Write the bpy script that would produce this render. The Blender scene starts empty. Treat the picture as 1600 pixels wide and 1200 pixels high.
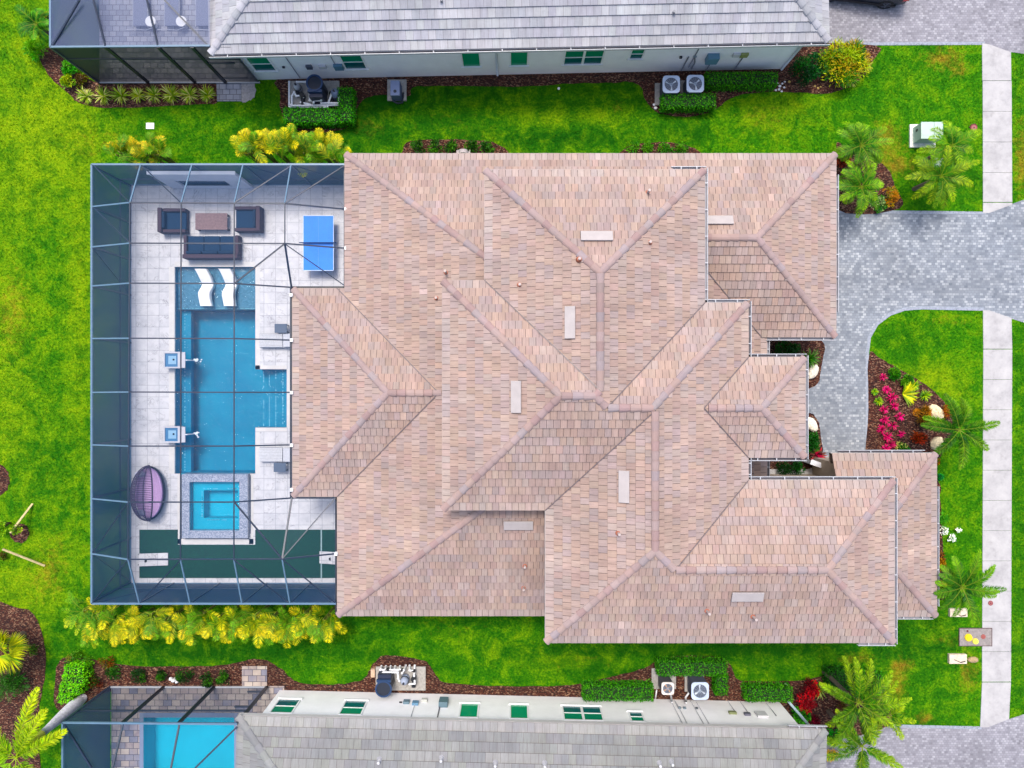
import bpy, math, random
from mathutils import Vector, Matrix
R = math.radians
random.seed(7)
scene = bpy.context.scene
C = scene.collection
# ---------------------------------------------------------------- camera
FPX, CAMH = 1106.0, 35.0
cd = bpy.data.cameras.new("camera"); cam = bpy.data.objects.new("camera", cd); C.objects.link(cam)
cam.location = (0, 0, CAMH); cam.rotation_euler = (0, 0, 0)
cd.sensor_width = 36; cd.lens = 36 * FPX / 1600; cd.clip_end = 1500; cd.clip_start = .5
scene.camera = cam
# ---------------------------------------------------------------- light
SUN_EL, SUN_AZ = R(67), R(-12)      # azimuth from +Y (top of the picture) towards -X
world = bpy.data.worlds.new("World"); scene.world = world; world.use_nodes = True
nt = world.node_tree; nt.nodes.clear()
sky = nt.nodes.new('ShaderNodeTexSky'); sky.sky_type = 'NISHITA'; sky.sun_disc = False
sky.sun_elevation = SUN_EL; sky.sun_rotation = SUN_AZ; sky.dust_density = 4.0; sky.ozone_density = 1.0
bg = nt.nodes.new('ShaderNodeBackground'); bg.inputs['Strength'].default_value = .15
wo = nt.nodes.new('ShaderNodeOutputWorld')
nt.links.new(sky.outputs[0], bg.inputs[0]); nt.links.new(bg.outputs[0], wo.inputs[0])
sd = bpy.data.lights.new("sun", 'SUN'); sd.energy = 1.3; sd.angle = R(12); sd.color = (1, .95, .87)
so = bpy.data.objects.new("sun", sd); C.objects.link(so)
sdir = Vector((math.sin(SUN_AZ) * math.cos(SUN_EL), math.cos(SUN_AZ) * math.cos(SUN_EL), math.sin(SUN_EL)))
so.rotation_euler = sdir.to_track_quat('Z', 'Y').to_euler(); so.location = sdir * 60
vs = scene.view_settings
vs.view_transform = 'Standard'; vs.look = 'None'; vs.gamma = 1; vs.exposure = 0.9
scene.cycles.max_bounces = 8; scene.cycles.transparent_max_bounces = 16
scene.cycles.use_denoising = True

# ---------------------------------------------------------------- helpers
def W(px, py, z=0.0):
    d = (CAMH - z) / FPX
    return Vector(((px - 800) * d, (600 - py) * d, z))
def lin(r, g, b, k=.62):
    f = lambda c: ((c / 255 + .055) / 1.055) ** 2.4 if c > 10 else c / 255 / 12.92
    return (f(r) * k, f(g) * k, f(b) * k)
def vary(c, a=.15, rnd=random):
    m = 1 + rnd.uniform(-a, a)
    return tuple(max(0, x * m * (1 + rnd.uniform(-a * .3, a * .3))) for x in c)
def mixc(a, b, t): return tuple(x * (1 - t) + y * t for x, y in zip(a, b))

WORG = {}
def tag(o, label=None, cat=None, group=None, kind=None):
    if label: o['label'] = label
    if cat: o['category'] = cat
    if group: o['group'] = group
    if kind: o['kind'] = kind
    return o
def thing(name, label, cat, loc=(0, 0, 0), group=None):
    o = bpy.data.objects.new(name, None); C.objects.link(o); o.location = loc
    o.empty_display_size = .2
    WORG[o] = Vector(loc)
    return tag(o, label, cat, group)
def dup(root, loc=None, rotz=None, label=None, group=None):
    r = root.copy(); C.objects.link(r); WORG[r] = Vector(loc) if loc is not None else WORG[root]
    if loc is not None: r.location = loc
    if rotz is not None: r.rotation_euler = (0, 0, rotz)
    if label: r['label'] = label
    if group: r['group'] = group
    for ch in list(root.children):
        c = ch.copy(); C.objects.link(c); c.parent = r
        for g in list(ch.children):
            d = g.copy(); C.objects.link(d); d.parent = c
    return r

class MB:
    def __init__(s): s.v = []; s.f = []; s.c = []; s.uv = {}; s.col = (.5, .5, .5)
    def face(s, pts, col=None, uv=None):
        n = len(s.v); s.v += [tuple(p) for p in pts]
        if uv: s.uv[len(s.f)] = uv
        s.f.append(tuple(range(n, n + len(pts)))); s.c.append(col or s.col)
    def grid(s, rows, col=None, closed=False):
        n = len(s.v); m = len(rows[0])
        for r in rows: s.v += [tuple(p) for p in r]
        for i in range(len(rows) - 1):
            for j in range(m if closed else m - 1):
                k = (j + 1) % m
                s.f.append((n + i * m + j, n + i * m + k, n + (i + 1) * m + k, n + (i + 1) * m + j)); s.c.append(col or s.col)
        return n, m
    def obox(s, c, ax, ay, az, col=None):
        c = Vector(c); ax = Vector(ax); ay = Vector(ay); az = Vector(az); n = len(s.v)
        for k in (-1, 1):
            for j in (-1, 1):
                for i in (-1, 1): s.v.append(tuple(c + ax * i + ay * j + az * k))
        for f in ((0, 2, 3, 1), (4, 5, 7, 6), (0, 1, 5, 4), (2, 6, 7, 3), (0, 4, 6, 2), (1, 3, 7, 5)):
            s.f.append(tuple(n + q for q in f)); s.c.append(col or s.col)
    def box(s, x0, x1, y0, y1, z0, z1, col=None):
        s.obox(((x0 + x1) / 2, (y0 + y1) / 2, (z0 + z1) / 2), (abs(x1 - x0) / 2, 0, 0), (0, abs(y1 - y0) / 2, 0), (0, 0, abs(z1 - z0) / 2), col)
    def beam(s, p, q, w=.05, h=None, col=None):
        p = Vector(p); q = Vector(q); d = q - p; L = d.length; d.normalize()
        up = Vector((0, 0, 1)) if abs(d.z) < .95 else Vector((0, 1, 0))
        sd_ = d.cross(up).normalized(); u = sd_.cross(d).normalized()
        s.obox((p + q) / 2, d * L / 2, sd_ * w / 2, u * (h or w) / 2, col)
    def cyl(s, p, q, r0, r1=None, n=12, col=None, cap=True):
        p = Vector(p); q = Vector(q); r1 = r0 if r1 is None else r1
        d = (q - p).normalized(); up = Vector((0, 0, 1)) if abs(d.z) < .95 else Vector((0, 1, 0))
        a = d.cross(up).normalized(); b = a.cross(d).normalized(); k0 = len(s.v)
        for P, r in ((p, r0), (q, r1)):
            for i in range(n):
                t = 2 * math.pi * i / n; s.v.append(tuple(P + a * (r * math.cos(t)) + b * (r * math.sin(t))))
        for i in range(n):
            j = (i + 1) % n; s.f.append((k0 + i, k0 + n + i, k0 + n + j, k0 + j)); s.c.append(col or s.col)
        if cap:
            s.f.append(tuple(k0 + i for i in range(n))); s.c.append(col or s.col)
            s.f.append(tuple(k0 + n + i for i in reversed(range(n)))); s.c.append(col or s.col)
    def tube(s, pts, r, n=8, col=None):
        rs = r if isinstance(r, (list, tuple)) else [r] * len(pts)
        pts = [Vector(p) for p in pts]; rows = []
        for i, p in enumerate(pts):
            d = (pts[min(i + 1, len(pts) - 1)] - pts[max(i - 1, 0)]).normalized()
            up = Vector((0, 0, 1)) if abs(d.z) < .9 else Vector((0, 1, 0))
            a = d.cross(up).normalized(); b = a.cross(d).normalized()
            rows.append([p + a * (rs[i] * math.cos(2 * math.pi * k / n)) + b * (rs[i] * math.sin(2 * math.pi * k / n)) for k in range(n)])
        k0, m = s.grid(rows, col, closed=True)
        s.f.append(tuple(k0 + i for i in range(m))); s.c.append(col or s.col)
        s.f.append(tuple(k0 + (len(rows) - 1) * m + i for i in reversed(range(m)))); s.c.append(col or s.col)
    def prism(s, pts, z0, z1, col=None):
        n = len(pts); k = len(s.v)
        ar = sum(pts[i][0] * pts[(i + 1) % n][1] - pts[(i + 1) % n][0] * pts[i][1] for i in range(n))
        if ar < 0: pts = list(reversed(pts))
        s.v += [(p[0], p[1], z0) for p in pts] + [(p[0], p[1], z1) for p in pts]
        s.f.append(tuple(k + n + i for i in range(n))); s.c.append(col or s.col)
        s.f.append(tuple(k + i for i in reversed(range(n)))); s.c.append(col or s.col)
        for i in range(n):
            j = (i + 1) % n; s.f.append((k + i, k + j, k + n + j, k + n + i)); s.c.append(col or s.col)
    def ball(s, c, rx, ry, rz, n=10, m=6, col=None, jit=0.0, z0=-1.0):
        rows = []
        for i in range(m + 1):
            t = -math.pi / 2 + math.pi * i / m
            zz = max(z0, math.sin(t)); rr = math.cos(t)
            rows.append([(c[0] + rx * rr * math.cos(2 * math.pi * k / n) * (1 + random.uniform(-jit, jit)),
                          c[1] + ry * rr * math.sin(2 * math.pi * k / n) * (1 + random.uniform(-jit, jit)),
                          c[2] + rz * zz * (1 + random.uniform(-jit, jit))) for k in range(n)])
        s.grid(rows, col, closed=True)
    def build(s, name, mat, parent=None, smooth=False, org=None, bevel=0):
        me = bpy.data.meshes.new(name)
        if parent is not None: o_ = WORG[parent]
        else: o_ = Vector(org) if org is not None else Vector((0, 0, 0))
        me.from_pydata([(x - o_[0], y - o_[1], z - o_[2]) for x, y, z in s.v], [], s.f)
        at = me.color_attributes.new('col', 'FLOAT_COLOR', 'CORNER')
        buf = []
        for f, c in zip(s.f, s.c): buf += [c[0], c[1], c[2], 1.0] * len(f)
        at.data.foreach_set('color', buf)
        if s.uv:
            ul = me.uv_layers.new(name='UVMap'); ub = []
            for i, f in enumerate(s.f):
                u = s.uv.get(i)
                for k in range(len(f)): ub += list(u[k]) if u else [0, 0]
            ul.data.foreach_set('uv', ub)
        if smooth: me.polygons.foreach_set('use_smooth', [True] * len(me.polygons))
        if mat: me.materials.append(mat)
        me.update()
        o = bpy.data.objects.new(name, me); C.objects.link(o)
        if parent is not None: o.parent = parent
        else: o.location = o_
        WORG[o] = o_
        if bevel:
            b = o.modifiers.new('bevel', 'BEVEL'); b.width = bevel; b.segments = 2; b.limit_method = 'ANGLE'
        return o

# ---------------------------------------------------------------- materials
def newmat(name):
    m = bpy.data.materials.new(name); m.use_nodes = True; n = m.node_tree
    for x in list(n.nodes): n.nodes.remove(x)
    out = n.nodes.new('ShaderNodeOutputMaterial'); b = n.nodes.new('ShaderNodeBsdfPrincipled')
    n.links.new(b.outputs[0], out.inputs[0])
    return m, n, b, out
def N(n, t, **k):
    x = n.nodes.new(t)
    for a, v in k.items(): setattr(x, a, v)
    return x
def L(n, a, b): n.links.new(a, b)
def noise(n, scale, detail=3, rough=.6, vec=None, dist=0):
    x = N(n, 'ShaderNodeTexNoise'); x.inputs['Scale'].default_value = scale; x.inputs['Detail'].default_value = detail
    x.inputs['Roughness'].default_value = rough; x.inputs['Distortion'].default_value = dist
    if vec is not None: L(n, vec, x.inputs['Vector'])
    return x.outputs['Fac']
def ramp(n, fac, stops):
    x = N(n, 'ShaderNodeValToRGB'); e = x.color_ramp.elements
    while len(e) < len(stops): e.new(.5)
    for i, (p, c) in enumerate(stops):
        e[i].position = p; e[i].color = (*c, 1) if len(c) == 3 else c
    L(n, fac, x.inputs[0]); return x.outputs[0]
def mixn(n, fac, a, b, mode='MIX'):
    x = N(n, 'ShaderNodeMix', data_type='RGBA', blend_type=mode)
    for s_, v in ((x.inputs[0], fac), (x.inputs[6], a), (x.inputs[7], b)):
        if isinstance(v, (int, float)): s_.default_value = v
        elif isinstance(v, tuple): s_.default_value = (*v, 1)
        else: L(n, v, s_)
    return x.outputs[2]
def maprange(n, v, a, b, c=0, d=1):
    x = N(n, 'ShaderNodeMapRange'); L(n, v, x.inputs[0])
    for i, q in enumerate((a, b, c, d)): x.inputs[i + 1].default_value = q
    return x.outputs[0]
def mapping(n, vec, scale=(1, 1, 1), rot=(0, 0, 0), loc=(0, 0, 0)):
    x = N(n, 'ShaderNodeMapping'); L(n, vec, x.inputs[0]); x.inputs['Scale'].default_value = scale
    x.inputs['Rotation'].default_value = rot; x.inputs['Location'].default_value = loc
    return x.outputs[0]
def geo(n): return N(n, 'ShaderNodeNewGeometry').outputs['Position']
def bump(n, b, h, strength=.5, dist=.02):
    x = N(n, 'ShaderNodeBump'); x.inputs['Strength'].default_value = strength; x.inputs['Distance'].default_value = dist
    L(n, h, x.inputs['Height']); L(n, x.outputs[0], b.inputs['Normal'])
def math_(n, op, a, b=0.0):
    x = N(n, 'ShaderNodeMath', operation=op)
    for i, v in enumerate((a, b)):
        if isinstance(v, (int, float)): x.inputs[i].default_value = v
        else: L(n, v, x.inputs[i])
    return x.outputs[0]
def simple(name, rough=.6, var=.12, scale=6, metal=0, bmp=0):
    """object colour comes from the 'col' attribute, broken up by noise"""
    m, n, b, o = newmat(name)
    at = N(n, 'ShaderNodeAttribute', attribute_name='col').outputs['Color']
    f = maprange(n, noise(n, scale, 4, .65, geo(n)), .3, .7, 1 - var, 1 + var)
    L(n, mixn(n, 1.0, at, f, 'MULTIPLY'), b.inputs['Base Color'])
    b.inputs['Roughness'].default_value = rough; b.inputs['Metallic'].default_value = metal
    if bmp: bump(n, b, noise(n, scale * 6, 3, .6, geo(n)), bmp, .01)
    return m
M_PAINT = simple('painted_surface', .55, .07, 2.5)
M_STUCCO = simple('stucco', .9, .05, 1.2, bmp=.25)
M_METAL = simple('metal', .38, .08, 5)
M_PLASTIC = simple('plastic', .45, .06, 6)
M_ROUGH = simple('rough_stone', .9, .25, 9, bmp=.5)
M_CLOTH = simple('cloth', .9, .12, 14, bmp=.2)
M_DARK = simple('dark_rubber', .75, .2, 9)

def foliage():
    m, n, b, o = newmat('foliage')
    at = N(n, 'ShaderNodeAttribute', attribute_name='col').outputs['Color']
    hs = N(n, 'ShaderNodeHueSaturation'); hs.inputs['Saturation'].default_value = 1.12; hs.inputs['Value'].default_value = 1.42; L(n, at, hs.inputs['Color']); at = hs.outputs[0]
    L(n, at, b.inputs['Base Color']); b.inputs['Roughness'].default_value = .55
    b.inputs['Specular IOR Level'].default_value = .25
    tr = N(n, 'ShaderNodeBsdfTranslucent'); L(n, at, tr.inputs[0])
    mx = N(n, 'ShaderNodeMixShader'); mx.inputs[0].default_value = .3
    L(n, b.outputs[0], mx.inputs[1]); L(n, tr.outputs[0], mx.inputs[2]); L(n, mx.outputs[0], o.inputs[0])
    return m
M_LEAF = foliage()

def tile_mat():
    m, n, b, o = newmat('roof_tile')
    at = N(n, 'ShaderNodeAttribute', attribute_name='col').outputs['Color']
    uv = N(n, 'ShaderNodeUVMap').outputs[0]
    st = noise(n, 1.0, 3, .7, mapping(n, uv, (26, 1.6, 1)))
    f = maprange(n, st, .3, .7, .84, 1.12)
    run = maprange(n, noise(n, 1.0, 4, .65, mapping(n, uv, (2.6, .28, 1))), .32, .7, .86, 1.09)
    big = maprange(n, noise(n, .5, 5, .65, geo(n)),   .3, .7, .86, 1.1)
    c = mixn(n, 1.0, at, f, 'MULTIPLY'); c = mixn(n, 1.0, c, big, 'MULTIPLY'); c = mixn(n, 1.0, c, run, 'MULTIPLY')
    blot = maprange(n, noise(n, 3.5, 5, .75, geo(n)), .55, .75, 0, .35)
    c = mixn(n, blot, c, lin(150, 144, 148))
    L(n, c, b.inputs['Base Color']); b.inputs['Roughness'].default_value = .85
    bump(n, b, st, .35, .01)
    return m
M_TILE = tile_mat()

def grass_mat():
    m, n, b, o = newmat('lawn_grass')
    at = N(n, 'ShaderNodeAttribute', attribute_name='wear_shade'); sep = N(n, 'ShaderNodeSeparateColor'); L(n, at.outputs['Color'], sep.inputs[0])
    p = geo(n)
    fine = noise(n, 9, 6, .8, p); mid = noise(n, 1.1, 6, .78, p, .5)
    g = ramp(n, fine, [(.28, lin(14, 80, 0)), (.42, lin(46, 132, 0)), (.57, lin(86, 170, 0)), (.72, lin(150, 208, 10))])
    g2 = ramp(n, fine, [(.28, lin(86, 130, 0)), (.5, lin(152, 194, 2)), (.75, lin(226, 232, 30))])
    g3 = ramp(n, fine, [(.28, lin(150, 100, 20)), (.5, lin(196, 138, 40)), (.75, lin(240, 190, 90))])
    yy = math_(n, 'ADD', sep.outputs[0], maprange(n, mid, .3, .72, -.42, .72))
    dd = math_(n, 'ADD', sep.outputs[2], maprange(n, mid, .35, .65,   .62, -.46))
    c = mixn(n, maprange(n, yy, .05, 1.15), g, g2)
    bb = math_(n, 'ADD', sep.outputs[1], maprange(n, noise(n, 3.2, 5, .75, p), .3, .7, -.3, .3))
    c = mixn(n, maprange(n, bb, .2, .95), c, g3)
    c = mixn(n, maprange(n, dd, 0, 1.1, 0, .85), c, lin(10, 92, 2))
    L(n, c, b.inputs['Base Color']); b.inputs['Roughness'].default_value = .9; b.inputs['Specular IOR Level'].default_value = .1
    h = math_(n, 'ADD', math_(n, 'MULTIPLY', noise(n, 28, 3, .8, p), .5), fine)
    bump(n, b, h, .9, .06)
    return m
M_GRASS = grass_mat()

def mulch_mat():
    m, n, b, o = newmat('bark_mulch')
    p = geo(n)
    v = N(n, 'ShaderNodeTexVoronoi'); v.inputs['Scale'].default_value = 14; L(n, mapping(n, p, (1, 2.1, 1), (0, 0, .6)), v.inputs['Vector'])
    sp = N(n, 'ShaderNodeSeparateColor'); L(n, v.outputs['Color'], sp.inputs[0])
    c = ramp(n, sp.outputs[0], [(0, lin(30, 10, 8)), (.4, lin(82, 34, 22)), (.75, lin(126, 62, 38)), (.97, lin(204, 158, 124))])
    c = mixn(n, maprange(n, noise(n, .9, 4, .6, p), .4, .65, 0, .5), c, lin(60, 24, 18))
    L(n, c, b.inputs['Base Color']); b.inputs['Roughness'].default_value = .95
    bump(n, b, math_(n, 'ADD', v.outputs['Distance'], noise(n, 20, 3, .7, p)), 1.0, .06)
    return m
M_MULCH = mulch_mat()

def paver_mat(name, sx, sy, cols, mort, mortw=.06, rot=0, big=.5, rough=.8):
    m, n, b, o = newmat(name)
    p = mapping(n, geo(n), (1, 1, 1), (0, 0, rot))
    br = N(n, 'ShaderNodeTexBrick'); L(n, p, br.inputs['Vector'])
    br.inputs['Scale'].default_value = 1; br.inputs['Brick Width'].default_value = sx; br.inputs['Row Height'].default_value = sy
    br.inputs['Mortar Size'].default_value = mortw * sy; br.inputs['Mortar Smooth'].default_value = .3; br.inputs['Bias'].default_value = 0
    br.inputs['Color1'].default_value = (0, 0, 0, 1); br.inputs['Color2'].default_value = (1, 1, 1, 1); br.inputs['Mortar'].default_value = (.5, .5, .5, 1)
    # per-brick value blended with a cell noise so neighbours differ strongly
    sp = N(n, 'ShaderNodeSeparateColor'); L(n, br.outputs['Color'], sp.inputs[0])
    vv = math_(n, 'ADD', math_(n, 'MULTIPLY', sp.outputs[0], .75), math_(n, 'MULTIPLY', noise(n, 2.2, 4, .7, p), .5))
    k = len(cols)
    c = ramp(n, math_(n, 'MULTIPLY', vv, .85), [(.08 + .84 * i / (k - 1), q) for i, q in enumerate(cols)])
    f = maprange(n, noise(n, big, 5, .65, p), .3, .7, .76, 1.16)
    st = maprange(n, noise(n, 1.7, 6, .8, p), .62, .8, 0, .4)
    c = mixn(n, 1.0, c, f, 'MULTIPLY'); c = mixn(n, st, c, lin(96, 100, 110))
    c = mixn(n, br.outputs['Fac'], c, mort)
    L(n, c, b.inputs['Base Color']); b.inputs['Roughness'].default_value = rough
    bump(n, b, math_(n, 'SUBTRACT', 1, br.outputs['Fac']), .4, .01)
    return m
M_DRIVE = paver_mat('driveway_pavers', .17, .125, [lin(122, 131, 144), lin(152, 160, 171), lin(168, 175, 184), lin(212, 217, 222)], lin(134, 142, 153), .07)
M_DRIVE2 = paver_mat('neighbour_pavers', .15, .11, [lin(136, 135, 144), lin(164, 162, 171), lin(176, 174, 183), lin(204, 203, 210)], lin(144, 142, 151), .07)
M_PATIO = paver_mat('patio_pavers', .42, .3, [lin(112, 116, 140), lin(158, 156, 172), lin(196, 178, 170), lin(225, 210, 195), lin(150, 132, 140)], lin(90, 88, 100), .05, big=.8)
M_PATIO2 = paver_mat('grey_patio_pavers', .34, .26, [lin(135, 140, 155), lin(160, 164, 178), lin(180, 184, 196), lin(200, 200, 208)], lin(100, 104, 118), .06, big=.6)

def marble_mat():
    m, n, b, o = newmat('marble_deck')
    p = geo(n)
    br = N(n, 'ShaderNodeTexBrick'); br.offset = 0; L(n, mapping(n, p, loc=(.17, .06, 0)), br.inputs['Vector'])
    br.inputs['Scale'].default_value = 1; br.inputs['Brick Width'].default_value = .575; br.inputs['Row Height'].default_value = .575
    br.inputs['Mortar Size'].default_value = .011; br.inputs['Mortar Smooth'].default_value = .2
    br.inputs['Color1'].default_value = (0, 0, 0, 1); br.inputs['Color2'].default_value = (1, 1, 1, 1)
    # veins: each tile shifts the vein field
    off = N(n, 'ShaderNodeVectorMath', operation='MULTIPLY_ADD'); L(n, br.outputs['Color'], off.inputs[0]); off.inputs[1].default_value = (7, 5, 3); L(n, p, off.inputs[2])
    v1 = noise(n, 1.1, 5, .62, off.outputs[0], 1.3)
    vein = maprange(n, math_(n, 'ABSOLUTE', math_(n, 'SUBTRACT', v1, .5)), 0, .022, 1, 0)
    vein = math_(n, 'MULTIPLY', vein, maprange(n, noise(n, 1.4, 2, .5, off.outputs[0]), .42, .62))
    cl = ramp(n, noise(n, 1.6, 5, .6, off.outputs[0]), [(.3, lin(214, 215, 222, .64)), (.6, lin(234, 234, 238, .68))])
    c = mixn(n, math_(n, 'MULTIPLY', vein, .6), cl, lin(130, 126, 132))
    c = mixn(n, math_(n, 'MULTIPLY', br.outputs['Fac'], .7), c, lin(150, 154, 168))
    L(n, c, b.inputs['Base Color']); b.inputs['Roughness'].default_value = .35
    return m
M_MARBLE = marble_mat()
def concrete_mat():
    m, n, b, o = newmat('concrete')
    p = geo(n)
    c = ramp(n, noise(n, 1.1, 6, .7, p), [(.3, lin(200, 197, 198, .53)), (.5, lin(222, 219, 219, .55)), (.7, lin(234, 231, 229, .57))])
    c = mixn(n, maprange(n, noise(n, 2.0, 7, .78, p), .54, .74, 0, .55), c, lin(150, 145, 144))
    L(n, c, b.inputs['Base Color']); b.inputs['Roughness'].default_value = .9
    bump(n, b, noise(n, 40, 3, .6, p), .3, .004)
    return m
M_CONC = concrete_mat()
def turf_mat():
    m, n, b, o = newmat('artificial_turf')
    p = geo(n); f = noise(n, 18, 5, .8, p)
    L(n, ramp(n, f, [(.3, lin(0, 44, 34)), (.7, lin(4, 92, 62))]), b.inputs['Base Color'])
    b.inputs['Roughness'].default_value = .95; bump(n, b, f, .8, .03)
    return m
M_TURF = turf_mat()
def mosaic_mat(name, a, b_, sc=26):
    m, n, b, o = newmat(name)
    v = N(n, 'ShaderNodeTexVoronoi', distance='CHEBYCHEV'); v.inputs['Scale'].default_value = sc; v.inputs['Randomness'].default_value = .35; L(n, geo(n), v.inputs['Vector'])
    sp = N(n, 'ShaderNodeSeparateColor'); L(n, v.outputs['Color'], sp.inputs[0])
    L(n, ramp(n, sp.outputs[0], [(0, a), (1, b_)]), b.inputs['Base Color']); b.inputs['Roughness'].default_value = .3
    return m
M_MOSAIC = mosaic_mat('grey_mosaic', lin(120, 134, 162), lin(205, 212, 230))
M_SHELF = mosaic_mat('shelf_mosaic', lin(104, 136, 164), lin(146, 174, 200), 18)
def plaster_mat(name, a, b_):
    m, n, b, o = newmat(name)
    L(n, ramp(n, noise(n, .6, 4, .6, geo(n)), [(.3, a), (.7, b_)]), b.inputs['Base Color']); b.inputs['Roughness'].default_value = .7
    return m
M_PLASTER = plaster_mat('pool_plaster', (.0, .22, .35), (.0, .31, .45))
M_PLASTER2 = plaster_mat('light_pool_plaster', (.0, .48, .58), (.0, .56, .66))
def water_mat():
    m, n, b, o = newmat('pool_water')
    n.nodes.remove(b)
    t = N(n, 'ShaderNodeBsdfTransparent'); t.inputs[0].default_value = (.55, .86, .95, 1)
    g = N(n, 'ShaderNodeBsdfGlossy'); g.inputs['Roughness'].default_value = .05
    fr = N(n, 'ShaderNodeFresnel'); fr.inputs[0].default_value = 1.33
    bp = N(n, 'ShaderNodeBump'); bp.inputs['Strength'].default_value = .9; bp.inputs['Distance'].default_value = .05
    L(n, noise(n, 3.5, 4, .6, geo(n), .5), bp.inputs['Height']); L(n, bp.outputs[0], g.inputs['Normal']); L(n, bp.outputs[0], fr.inputs['Normal'])
    mx = N(n, 'ShaderNodeMixShader'); L(n, fr.outputs[0], mx.inputs[0]); L(n, t.outputs[0], mx.inputs[1]); L(n, g.outputs[0], mx.inputs[2])
    L(n, mx.outputs[0], o.inputs[0]); return m
M_WATER = water_mat()
def screen_mat(name, col, op):
    m, n, b, o = newmat(name)
    b.inputs['Base Color'].default_value = (*col, 1); b.inputs['Roughness'].default_value = .5
    t = N(n, 'ShaderNodeBsdfTransparent'); mx = N(n, 'ShaderNodeMixShader')
    f = maprange(n, noise(n, .35, 3, .5, geo(n)), .3, .7, op * .92, min(1, op * 1.06)); L(n, f, mx.inputs[0])
    L(n, t.outputs[0], mx.inputs[1]); L(n, b.outputs[0], mx.inputs[2]); L(n, mx.outputs[0], o.inputs[0])
    return m
M_SCR_TOP = screen_mat('roof_mesh_screen', (.045, .16, .36), .09)
M_SCR_SIDE = screen_mat('side_mesh_screen', (.010, .032, .095), .88)
M_SCR_TOP2 = screen_mat('pale_roof_mesh_screen', (.12, .16, .31), .36)
M_SCR_SIDE2 = screen_mat('dark_side_mesh_screen', (.006, .011, .028), .84)
def glass_mat():
    m, n, b, o = newmat('green_window_glass')
    at = N(n, 'ShaderNodeAttribute', attribute_name='col').outputs['Color']
    L(n, at, b.inputs['Base Color']); b.inputs['Roughness'].default_value = .08; b.inputs['Specular IOR Level'].default_value = .5
    return m
M_GLASS = glass_mat()
WHITE = lin(240, 240, 240, .75)
# ================================================================ the ground
def catmull(pts, sub=5, closed=True, jit=0.0):
    n = len(pts); out = []
    for i in range(n):
        p0, p1, p2, p3 = (Vector(pts[(i + k - 1) % n]) for k in range(4))
        for s_ in range(sub):
            t = s_ / sub
            q = .5 * ((2 * p1) + (p2 - p0) * t + (2 * p0 - 5 * p1 + 4 * p2 - p3) * t * t + (3 * p1 - p0 - 3 * p2 + p3) * t ** 3)
            if jit: q = q + Vector((random.uniform(-jit, jit), random.uniform(-jit, jit)))
            out.append(q)
    return out
def sheet(name, pxpts, z, mat, kind='structure', smooth=True, jit=1.2, thick=0.0, col=(.5, .5, .5)):
    pts = catmull(pxpts, 5, jit=jit) if smooth else [Vector(p) for p in pxpts]
    w = [W(p[0], p[1], z) for p in pts]
    ar = sum(w[i].x * w[(i + 1) % len(w)].y - w[(i + 1) % len(w)].x * w[i].y for i in range(len(w)))
    if ar < 0: w.reverse()
    mb = MB(); mb.col = col
    if thick: mb.prism([(p.x, p.y) for p in w], z - thick, z)
    else: mb.face(w)
    o = mb.build(name, mat); o['kind'] = kind
    return o

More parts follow.
